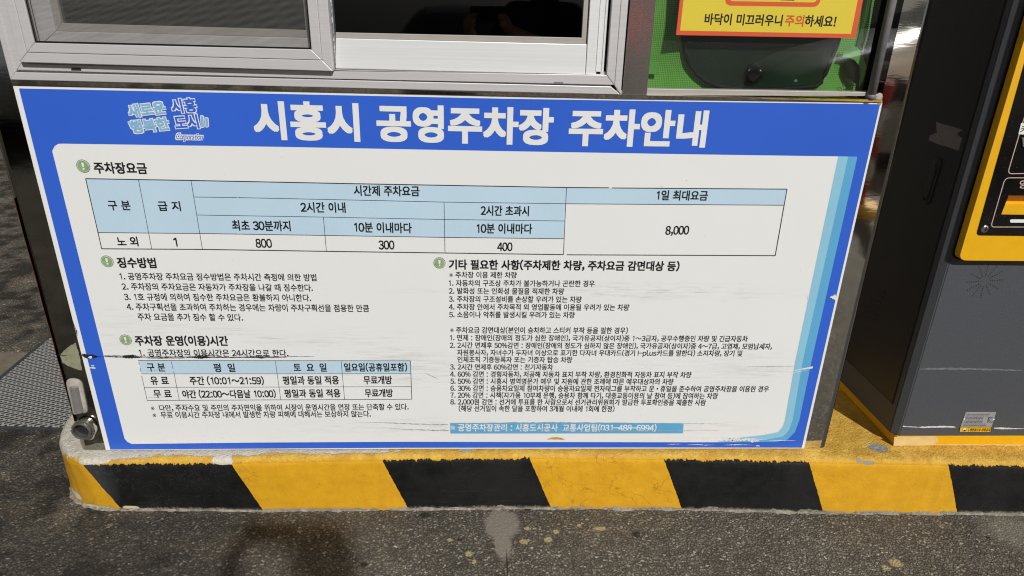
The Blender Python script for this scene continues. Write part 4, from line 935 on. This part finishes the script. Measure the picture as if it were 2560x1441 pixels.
side.add(s2.v, s2.f); side.build('door_gap', 'dark_gap', kiosk)
hq = [SX(p, XS-.006) for p in [(2343, 391), (2354, 396), (2326, 508), (2307, 513), (2309, 498)]]
h1, h2 = SX((2345, 398), XS-.006), SX((2313, 508), XS-.006)
def stad(a, b, r, n=8):
    a, b = Vector(a), Vector(b); d = (b-a).normalized(); an = math.atan2(d.y, d.x); o = []
    for k in range(n+1): t = an+math.pi/2+k/n*math.pi; o.append((a.x+math.cos(t)*r, a.y+math.sin(t)*r))
    for k in range(n+1): t = an-math.pi/2+k/n*math.pi; o.append((b.x+math.cos(t)*r, b.y+math.sin(t)*r))
    return o
handle = side_slab(stad((h1[0], h1[1]-.012), (h2[0], h2[1]+.012), .0165), XS-.007, XS-.002, .0015).build('handle', 'k_handle', door, True)
side_slab(stad((h1[0]+.002, h1[1]-.026), (h2[0]+.002, h2[1]+.018), .0085), XS-.011, XS-.006, .002).build('lever', 'k_dark', door, True)
side_slab([(h2[0]+.002+math.cos(k/12*6.283)*.004, h2[1]+.012+math.sin(k/12*6.283)*.004) for k in range(12)], XS-.0125, XS-.009).build('lock_cylinder', 'k_panel', door)
tq = [SX(p, XS-.0026) for p in [(2341, 305), (2408, 325), (2391, 334), (2398, 340), (2405, 345), (2397, 378), (2322, 352), (2324, 339), (2342, 331)]]
side_slab(ragged(tq, .0012, 3), XS-.0028, XS-.0022).build('torn_tape', 'tape', door)
lv = MB()
for k in range(6):
    p = (2212-k*5.2, 728+k*14.5); a = SX(p, XS-.003); s2 = side_slab([(a[0], a[1]), (a[0]+.035, a[1]-.010), (a[0]+.035, a[1]-.016), (a[0], a[1]-.006)], XS-.0045, XS-.0022, .0005); lv.add(s2.v, s2.f)
lv.build('louvre', 'k_dark', door)
# yellow bezel and black control panel
BF = -.0085
bz = S((2450, 652), BF)[1]
bl_ = 2.2995
MB().slab(rounded([(bl_, bz), (2.905, bz), (2.905, 1.44), (bl_, 1.44)], .024, 7), BF, KF-.0005, .003).build('bezel', 'k_yellow', kiosk, True) if False else None
MB().slab(rounded([(bl_-.004, bz-.005), (2.909, bz-.005), (2.909, 1.444), (bl_-.004, 1.444)], .026, 7), KF-.0020, KF-.0002).build('bezel_shadow_rim', 'rubber', kiosk)  # thin black rim standing in for the bezel's cast shadow
PF = BF-.0012
pc = S((2442, 589), PF); pt = S((2530, 270), PF)
xl0, xl1 = pc[0]-.0015, pt[0]; zb = pc[1]
hole = SP([(2519, 489), (2600, 489), (2600, 537), (2503, 537)], PF)
# panel is built round the tray opening
def xl(z): return xl0+(xl1-xl0)*(z-zb)/(pt[1]-zb)
hx0, hz0, hz1 = hole[3][0], hole[3][1], hole[0][1]
pn = MB()
pn.slab(rounded([(xl0, zb), (2.885, zb), (2.885, hz0), (xl(hz0), hz0)], [.012, .012, 0, 0], 6), PF, BF+.001)
pn.slab([(xl(hz0), hz0), (hx0, hz0), (hx0+.004, hz1), (xl(hz1), hz1)], PF, BF+.001)
pn.slab([(hx0+.30, hz0), (2.885, hz0), (2.885, hz1), (hx0+.30, hz1)], PF, BF+.001)
pn.slab([(xl(hz1), hz1), (2.885, hz1), (2.885, 1.425), (xl(1.425), 1.425)], PF, BF+.001)
bez = MB(); Y0, Y1 = BF, KF-.0004
bez.slab(rounded([(bl_, bz), (2.905, bz), (2.905, hz0), (bl_, hz0)], [.022, .022, 0, 0], 7), Y0, Y1)
bez.slab([(bl_, hz0), (hx0, hz0), (hx0+.004, hz1), (bl_, hz1)], Y0, Y1); bez.slab([(hx0+.30, hz0), (2.905, hz0), (2.905, hz1), (hx0+.30, hz1)], Y0, Y1)
bez.slab(rounded([(bl_, hz1), (2.905, hz1), (2.905, 1.44), (bl_, 1.44)], [0, 0, .022, .022], 7), Y0, Y1)
bezel = bez.build('bezel', 'k_yellow', kiosk, label='yellow raised frame round the control panel')
panel = pn.build('control_panel', 'k_panel', kiosk)
ty = MB(); zm = S((2540, 517.5), PF)[1]
ty.slab([(hx0+.0003, hz0+.0003), (hx0+.2997, hz0+.0003), (hx0+.2997, zm), (hx0+.0023, zm)], PF+.0012, KF-.003)
ty.slab([(hx0+.0023, zm+.0002), (hx0+.2997, zm+.0002), (hx0+.2997, hz1-.0003), (hx0+.0037, hz1-.0003)], KF-.0030, KF-.0024)
ty.build('receipt_tray', 'k_yellow', panel)
MB().slab(rounded(SP([(2525, 549), (2620, 549), (2618, 557), (2525, 557)], PF-.0004), .0035, 4), PF-.0010, PF).build('slot_light', 'print_white', panel)
ol_ = MB()
def outline(pts, r, wd=.0022):
    q_ = rounded(SP(pts, PF-.0003), r, 5)
    for i in range(len(q_)-1): ol_.line(q_[i], q_[i+1], wd, PF-.0003)
outline([(2640, 270), (2568, 270), (2519, 435), (2640, 433)], [0, .01, .012, 0])
outline([(2640, 445), (2513, 445), (2477, 568), (2640, 568)], [0, .012, .010, 0])
ol_.build('printed_frame', 'k_line', panel)
tx = MB(); text(tx, '영', (2548.5, 461), (2568.5, 461), 19, PF-.0004, 0, thick=.014); tx.build('panel_lettering', 'k_line', panel)
cd = MB().flat(SP([(2553, 308), (2600, 310), (2594, 338), (2546, 336)], PF-.0004), PF-.0004).build('white_label', 'print_white', panel)
tx = MB(); text(tx, '카', (2552, 324), (2572, 324.5), 18, PF-.0008, 0, thick=.01); tx.build('label_lettering', 'ink', cd)
MB().slab(SP([(2555, 345), (2600, 345), (2600, 372), (2557, 368)], PF-.003), PF-.004, PF, .001).build('card_slot', 'grey_tube', panel)
q = at_y(2464, 573, PF-.002)
sc_ = MB().ball((q.x, PF+.001, q.z), .0105, 1, .45, 1, 18, 10).build('screw', 'chrome', panel, True)
cx = MB(); cx.box(q.x-.0012, q.x+.0012, PF-.0046, PF-.0034, q.z-.006, q.z+.006); cx.box(q.x-.006, q.x-.0013, PF-.0046, PF-.0034, q.z-.0012, q.z+.0012); cx.box(q.x+.0013, q.x+.006, PF-.0046, PF-.0034, q.z-.0012, q.z+.0012)
cx.build('screw_slot', 'dark_gap', sc_)
dots = MB()
for k in range(120):
    x = random.uniform(2.32, 2.5); z = random.uniform(zb, 1.1); r = random.uniform(.0003, .0008)
    if x > xl(z)+.003: dots.flat([(x+math.cos(i/5*6.28)*r, z+math.sin(i/5*6.28)*r) for i in range(5)], PF-.00025)
tag(dots.build('dust_specks', 'scuff_k', panel), None, None, kind='stuff')
# loudspeaker holes
q = at_y(2461, 703, KF); gr = MB()
c2 = at_y(2461+43, 703, KF).x-q.x
for k in range(12):
    an = k/12*2*math.pi+.08; 
    for j in range(6):
        r = c2*(.34+.66*j/5); x, z = q.x+math.cos(an)*r, q.z+math.sin(an)*r
        gr.flat([(x+math.cos(i/8*6.283)*.0016, z+math.sin(i/8*6.283)*.0016) for i in range(8)], KF-.0004)
tag(gr.build('speaker_grille', 'dark_gap', kiosk), None, None)
# rating plate with yellow strip
YP = KF-.0012
plq = SP([(2414.5, 1031), (2490.5, 1031), (2479, 1067.5), (2401.5, 1067.5)], YP)
plate = MB().slab(plq, YP, KF-.0002).build('rating_plate', 'plate', kiosk)
mk = MB()
for r in range(9):
    y = 1036.5+r*3.35; x = 2417-r*1.05; xe = 2474-r*1.0 if r < 2 or r > 6 else 2462-r*1.2
    while x < xe:
        wl = random.uniform(2, 6); mk.flat(SP([(x, y), (min(x+wl, xe), y), (min(x+wl, xe), y+1.2), (x, y+1.2)], YP-.0002), YP-.0002); x += wl+random.uniform(.8, 1.6)
kcx = lambda x, y: (2080+x/5.3333, 1000+y/5.3333)
def arcs(cx_, cy_, r, a0, a1, wd, n=10):
    pts = [S(kcx(cx_+math.cos(a0+(a1-a0)*k/n)*r, cy_-math.sin(a0+(a1-a0)*k/n)*r), YP-.0002) for k in range(n+1)]
    for i in range(n): mk.line(pts[i], pts[i+1], wd, YP-.0002)
arcs(2118, 268, 36, .7, 5.6, .0013); arcs(2116, 268, 20, .8, 5.5, .0013)
for a_, b_ in [((2088, 232), (2072, 302)), ((2090, 231), (2142, 230)), ((2072, 302), (2084, 302))]: mk.line(S(kcx(*a_), YP-.0002), S(kcx(*b_), YP-.0002), .0014, YP-.0002)
mk.build('plate_print', 'ink', plate)
rv = MB()
for c in [(1761, 258), (2155, 262)]:
    q = at_y(*kcx(*c), YP); rv.ball((q.x, YP, q.z), .0028, 1, .4, 1, 10, 6)
rv.build('rivet', 'print_white', plate, True)
ysq = SP([kcx(1712, 366), kcx(2126, 366), kcx(2112, 430), kcx(1700, 430)], YP)
ystrip = MB().slab(ysq, YP-.0002, KF-.0002).build('warning_strip', 'k_yellow', plate)
yt = MB(); text(yt, '개인용도로 사용금지', kcx(1838, 401), kcx(2108, 400), 6.6, YP-.0005, 0, thick=.02)
yt.line(S(kcx(1830, 367), YP-.0005), S(kcx(1816, 430), YP-.0005), .0008, YP-.0005)
for a_, b_ in [((1710, 365), (2128, 365)), ((1699, 431), (2113, 431)), ((2127, 365), (2113, 431)), ((1711, 365), (1699, 431))]: yt.line(S(kcx(*a_), YP-.0005), S(kcx(*b_), YP-.0005), .0010, YP-.0005)
yt.build('strip_lettering', 'ink', ystrip)
q = S(kcx(1766, 398), YP-.0005); r = .0062
MB().flat([(q[0]+math.cos(k/20*6.283)*r, q[1]+math.sin(k/20*6.283)*r) for k in range(20)], YP-.0005).build('emblem', 'ink', ystrip)
MB().flat([(q[0]+math.cos(.5+k/12*3.1416)*r*.95, q[1]+math.sin(.5+k/12*3.1416)*r*.95) for k in range(13)]+[(q[0]-r*.4, q[1]-r*.35), (q[0]+r*.05, q[1]+r*.05), (q[0]+r*.5, q[1]-r*.1)], YP-.0008).build('emblem_half', 'print_white', ystrip)
ws = MB()
scrape(ws, [(945, 352, 14), (990, 358, 10), (1170, 366, 8), (1200, 366, 20), (1400, 360, 20), (1500, 358, 22), (1620, 362, 18), (1648, 366, 12)], KF-.0005, kcx, .35)
scrape(ws, [(2165, 378, 14), (2250, 380, 22), (2350, 382, 18), (2450, 384, 10), (2600, 384, 4)], KF-.0005, kcx, .4)
ws.build('white_scratch', 'white_paint', kiosk)
kc4 = lambda x, y: (2080+x/5.3333, 810+y/5.3333)
ws = MB(); scrape(ws, [(1165, 605, 8), (1300, 600, 22), (1600, 598, 24), (1900, 604, 20), (2200, 612, 18), (2560, 622, 14)], KF-.0004, kc4, .5)
scrape(ws, [(1305, 120, 6), (1290, 170, 10), (1255, 270, 5)], KF-.0004, kc4, .6)
ws.build('grey_scuff', 'scuff_k', kiosk)

# ================================================================== door mat and strip
mz = GZ+.012
a = at_z(0, 1062, mz); b = at_z(150, 1070, mz); c = at_z(0, 948, mz); d = at_z(112, 843, mz)
yfr = (a.y+b.y)/2; xlf = (c.x+d.x)/2
mat_o = empty('door_mat', (xlf+.3, yfr+.5, GZ), 'grey and black woven door mat lying on the asphalt left of the booth', 'mat')
def ground_slab(pts, z0, z1, bev=0):
    bm = bmesh.new(); lo = [bm.verts.new((x, y, z0)) for x, y in pts]; hi = [bm.verts.new((x, y, z1)) for x, y in pts]; n = len(pts)
    bm.faces.new(lo[::-1]); bm.faces.new(hi)
    for i in range(n): bm.faces.new((lo[i], lo[(i+1) % n], hi[(i+1) % n], hi[i]))
    bmesh.ops.recalc_face_normals(bm, faces=bm.faces)
    if bev: bmesh.ops.bevel(bm, geom=list(bm.edges), offset=bev, segments=2, affect='EDGES')
    m_ = MB().bm(bm); bm.free(); return m_
c0 = at_z(-60, 1000, mz)
ml = [(c.x, yfr+.004), (-.245, b.y-.012), (-.245, 1.25), (d.x-.01, 1.25)]
ground_slab(ml, GZ+.001, mz-.003, .003).build('rubber_edge', 'mat_edge', mat_o)
ground_slab([(ml[0][0]+.022, ml[0][1]+.012), (ml[1][0]-.01, ml[1][1]+.012), (ml[2][0]-.01, 1.24), (ml[3][0]+.022, 1.24)], mz-.006, mz, .002).build('woven_top', 'weave', mat_o)
st_ = ground_slab([(-2.5, .60), (-.83, .60), (-.83, .925), (-2.5, .925)], GZ-.01, GZ+.004)
tag(st_.build('concrete_strip', 'concrete'), 'tan concrete strip set in the asphalt beside the mat', None, kind='structure')

# ================================================================== behind the photographer: seen in the steel and the glass
M['car_silver'] = mat('silver_car_paint', (0.80, 0.72, 0.63), 0.3, 0.0, 0.04, 3, coat=0.6)
M['car_black'] = mat('black_car_paint', (0.006, 0.007, 0.009), 0.2, 0, 0.3, 3, coat=1.0)
M['car_white'] = mat('white_car_paint', (0.62, 0.68, 0.74), 0.28, 0, 0.04, 3, coat=0.6)
M['car_glass'] = mat('car_window', (0.006, 0.007, 0.008), 0.08, 0, 0.3, 2)
M['tyre'] = mat('tyre_rubber', (0.012, 0.012, 0.012), 0.8, 0, 0.3, 40)
M['rim'] = mat('wheel_rim', (0.42, 0.41, 0.40), 0.3, 0.8, 0.1, 30)
M['lamp_glass'] = make_emit('lit_headlamp', (0.75, 0.88, 1.0), 1.6)
M['tail_red'] = make_emit('red_lamp', (1.0, 0.03, 0.02), 4.0)
M['drum_red'] = mat('red_plastic', (0.50, 0.035, 0.02), 0.45, 0, 0.1, 20)
M['drum_white'] = mat('white_plastic', (0.62, 0.60, 0.56), 0.45, 0, 0.1, 20)
M['cloth'] = mat('dark_jacket', (0.020, 0.021, 0.026), 0.9, 0, 0.3, 40)
M['trouser'] = mat('dark_trousers', (0.012, 0.014, 0.02), 0.9, 0, 0.3, 40)
M['skin'] = mat('skin', (0.46, 0.27, 0.19), 0.5, 0, 0.1, 40)
M['hair'] = mat('black_hair', (0.008, 0.007, 0.006), 0.5, 0, 0.4, 90)
STN = [(-2.30, .38, .74, .80, .78, .62), (-2.18, .27, .92, .98, .86, .70), (-1.65, .22, .98, 1.06, .90, .70), (-1.0, .20, .98, 1.40, .91, .60), (-.25, .20, .97, 1.46, .91, .60), (.45, .20, .96, 1.38, .91, .60), (1.05, .20, .95, 1.03, .91, .70), (1.75, .22, .84, .91, .90, .70), (2.18, .27, .72, .78, .85, .65), (2.30, .38, .60, .65, .77, .55)]
def car(name, x, y, rot, paint, label, zs=1.0):
    root = empty(name, (x, y, GZ), label, 'car')
    R2 = Matrix.Rotation(rot, 4, 'Z'); T = Matrix.Translation((x, y, GZ)) @ R2 @ Matrix.Diagonal((1, 1, zs, 1))
    tw = lambda p: T @ Vector(p)
    mb = MB(); rings = []
    for (sx_, zl, zb_, zt_, w_, wt_) in STN:
        half = [(0, zl), (w_*.80, zl), (w_*.97, zl+.10), (w_, (zl+zb_)/2), (w_*.97, zb_-.05), (w_*.93, zb_), (wt_+.03, zb_+(zt_-zb_)*.8), (wt_*.8, zt_), (0, zt_+.015)]
        ring = [(sx_, -p[0], p[1]) for p in half]+[(sx_, p[0], p[1]) for p in half[-2:0:-1]]; rings.append([tw(p) for p in ring])
    n = len(rings[0]); mb.v = [q for r in rings for q in r]; gl = []
    for i in range(len(rings)-1):
        for k in range(n):
            mb.f.append((i*n+k, (i+1)*n+k, (i+1)*n+(k+1) % n, i*n+(k+1) % n))
            gl.append((k in (5, 6, n-6, n-7) and 2 <= i <= 5) or (k in (7, 8) and i in (2, 5)))
    mb.f += [tuple(range(n)), tuple((len(rings)-1)*n+k for k in range(n))[::-1]]; gl += [False, False]
    o = mb.build('car_body', paint, root, True); o.data.materials.append(M['car_glass'])
    for p, g_ in zip(o.data.polygons, gl): p.material_index = 1 if g_ else 0
    md = o.modifiers.new('smooth', 'SUBSURF'); md.levels = 2; md.render_levels = 2
    for wx in (-1.38, 1.38):
        for side in (-1, 1):
            def circ(r, yy, m=28): return [tw((wx+math.cos(k/m*2*math.pi)*r, side*yy, .33+math.sin(k/m*2*math.pi)*r)) for k in range(m)]
            def wheel(spec, nm, m_, par):
                q_ = MB(); m = 28
                for r, yy in spec: q_.v += circ(r, yy)
                for i in range(len(spec)-1):
                    for k in range(m): q_.f.append((i*m+k, i*m+(k+1) % m, (i+1)*m+(k+1) % m, (i+1)*m+k))
                q_.f.append(tuple((len(spec)-1)*m+k for k in range(m))); return q_.build(nm, m_, par)
            a_ = wheel([(.40, .70), (.40, .915), (.33, .917)], 'wheel_arch', 'tyre', root)
            t_ = wheel([(.33, .70), (.33, .90), (.31, .93), (.22, .935), (.21, .92)], 'wheel', 'tyre', root)
            wheel([(.21, .921), (.20, .932), (.06, .925), (.05, .940), (.001, .940)], 'rim', 'rim', t_)
    for side in (-1, 1):
        c_ = tw((2.20, side*.62, .66)); MB().ball(c_, .055, 1, 1, .6).build('headlight', 'lamp_glass', root, True)
        c_ = tw((-2.20, side*.66, .82)); MB().ball(c_, .11, 1, 1, .55).build('tail_light', 'drum_red', root, True)
    pz = MB(); c1, c2 = tw((2.335, -.26, .40)), tw((2.335, .26, .51))
    d_ = tw((2.35, 0, 0))-tw((2.33, 0, 0)); pz.v = [tw(p) for p in [(2.335, -.26, .40), (2.335, .26, .40), (2.335, .26, .51), (2.335, -.26, .51)]]; pz.f = [(0, 1, 2, 3)]
    pz.build('number_plate', 'drum_white', root)
    return root
car('parked_car', 6.35, -5.75, math.pi, 'car_silver', 'silver beige car mirrored in the polished right post of the booth', 1.2)
car('parked_car', 0.75, -7.4, math.pi/2, 'car_black', 'black car mirrored in the dark right sliding pane')
car('parked_car', -3.5, -7.3, math.pi/2, 'car_white', 'white car mirrored in the left window behind the screen')
# striped drum on a yellow foot, and a red signal lamp
dr = empty('traffic_bollard', (3.90, -3.25, GZ), 'slim red and white banded traffic bollard on a yellow foot', 'bollard')
for k, m_ in enumerate(['drum_red', 'drum_white', 'drum_red', 'drum_white', 'drum_red']):
    MB().tube([(3.90, -3.25, GZ+.06+k*.18), (3.90, -3.25, GZ+.06+(k+1)*.18)], [.062, .062], 24).build('band', m_, dr, label='red band' if 'red' in m_ else 'white band')
MB().tube([(3.90, -3.25, GZ+.002), (3.90, -3.25, GZ+.06)], [.21, .17], 24).build('foot', 'k_yellow', dr)
sl_ = empty('signal_lamp', (2.09, -3.6, GZ), 'grey post with a lit red signal lamp on top', 'signal lamp')
MB().tube([(2.09, -3.6, GZ+.002), (2.09, -3.6, 1.06)], .035, 14).build('post', 'grey_tube', sl_)
MB().tube([(2.09, -3.6, 1.09), (2.09, -3.6, 1.16)], .045, 16).build('lamp', 'tail_red', sl_)

M['fill_lamp_white'] = make_emit('lit_fill_lamp', (1.0, 0.93, 0.82), 130.0)
lp = empty('fill_lamp_post', (5.5, -3.1, GZ), 'added fill lamp, low grey post with a lit round white globe beside the silver beige car', 'lamp post')  # lamp added to brighten the booth-facing side of the silver car
MB().tube([(5.5, -3.1, GZ+.002), (5.5, -3.1, 1.75)], .04, 14).build('post', 'grey_tube', lp)
MB().ball((5.5, -3.1, 1.86), .10).build('fill_lamp_globe', 'fill_lamp_white', lp, True)

# the photographer
P0 = Vector((1.35, -2.05, GZ))
per = empty('person', P0, 'person in dark jacket and trousers holding a phone up in both hands facing the sign', 'person')
J = [((0, 0, .93), .13), ((0, .005, 1.12), .125), ((0, 0, 1.30), .16), ((0, .0, 1.42), .07), ((0, .02, 1.49), .052), ((0, .035, 1.565), .085), ((0, .04, 1.63), .075)]
verts = [P0+Vector(p) for p, r in J]; rad = [r for p, r in J]; edges = [(i, i+1) for i in range(len(J)-1)]
def chain(start, pts):
    prev = start
    for p, r in pts:
        verts.append(P0+Vector(p)); rad.append(r); edges.append((prev, len(verts)-1)); prev = len(verts)-1
    return prev
for s_ in (-1, 1):
    chain(0, [((s_*.10, .0, .84), .095), ((s_*.11, .015, .48), .062), ((s_*.115, -.01, .09), .042), ((s_*.125, .07, .04), .038), ((s_*.13, .14, .03), .028)])
    hand = Vector((1.062+s_*.082, -1.640, 1.155-.02))-P0
    wr = hand+Vector((s_*.012, -.055, -.035)); el = Vector((s_*.26-.04, .13, 1.12))
    palm = chain(2, [((s_*.17, -.005, 1.37), .058), (tuple(el), .043), (tuple(wr), .028), (tuple(hand), .024)])
    for k in range(4):
        o1 = Vector((-s_*.004, .018, .022-.014*k)); o2 = Vector((-s_*.022, .026, .024-.015*k)); o3 = Vector((-s_*(.036-.003*k), .020, .024-.015*k))
        chain(palm, [(tuple(hand+o1), .009), (tuple(hand+o2), .008), (tuple(hand+o3), .007)])
    chain(palm, [(tuple(hand+Vector((-s_*.010, -.018, .012))), .010), (tuple(hand+Vector((-s_*.030, -.016, .016))), .008)])
me = bpy.data.meshes.new('body'); me.from_pydata([v-P0 for v in verts], edges, [])
bo = bpy.data.objects.new('body', me); COL.objects.link(bo); ORG[bo.name] = P0
sk_ = bo.modifiers.new('skin', 'SKIN'); bo.modifiers.new('sub', 'SUBSURF').render_levels = 1
for v, r in zip(me.skin_vertices[0].data, rad): v.radius = (r, r)
me.skin_vertices[0].data[0].use_root = True
bpy.context.view_layer.update()
ev = bpy.data.meshes.new_from_object(bo.evaluated_get(bpy.context.evaluated_depsgraph_get()))
bpy.data.objects.remove(bo)
bo = bpy.data.objects.new('body', ev); COL.objects.link(bo); bo.parent = per; ORG[bo.name] = P0
ev.materials.clear()
for m_ in ('cloth', 'trouser', 'skin'): ev.materials.append(M[m_])
for p in ev.polygons:
    c_ = p.center; p.use_smooth = True
    p.material_index = 2 if (c_.z > 1.455 or (c_.y > .20 and c_.z > 1.0)) else (1 if c_.z < .92 else 0)
hc = P0+Vector((0, .035, 1.60))
MB().ball((hc.x, hc.y-.012, hc.z+.035), .098, .92, 1.02, .95, 20, 12).build('hair', 'hair', per, True)
fa = MB(); fa.ball((hc.x, hc.y+.100, hc.z-.040), .016, .8, .9, 1.2); fa.build('nose', 'skin', per, True)
for s_ in (-1, 1):
    MB().ball((hc.x+s_*.032, hc.y+.082, hc.z-.012), .010).build('eye', 'ink', per, True)
    MB().ball((hc.x+s_*.086, hc.y+.0, hc.z-.03), .024, .35, .7, 1.2).build('ear', 'skin', per, True)
MB().ball((hc.x, hc.y+.088, hc.z-.075), .018, 1.2, .4, .35).build('mouth', 'st_text', per, True)
ph = bpy.data.meshes.new('smartphone'); bm = bmesh.new(); bmesh.ops.create_cube(bm, size=1)
for v in bm.verts: v.co = Vector((v.co.x*.158, v.co.y*.075, v.co.z*.008))
bmesh.ops.bevel(bm, geom=list(bm.edges), offset=.0025, segments=2, affect='EDGES'); bm.to_mesh(ph); bm.free(); ph.materials.append(M['k_panel'])
po = bpy.data.objects.new('smartphone', ph); COL.objects.link(po)
po.matrix_world = co.matrix_world.copy(); po.location = CAM-FWD*.018-RIGHT*.0-UP*.02
tag(po, 'black smartphone held level in both hands of the person', 'phone')
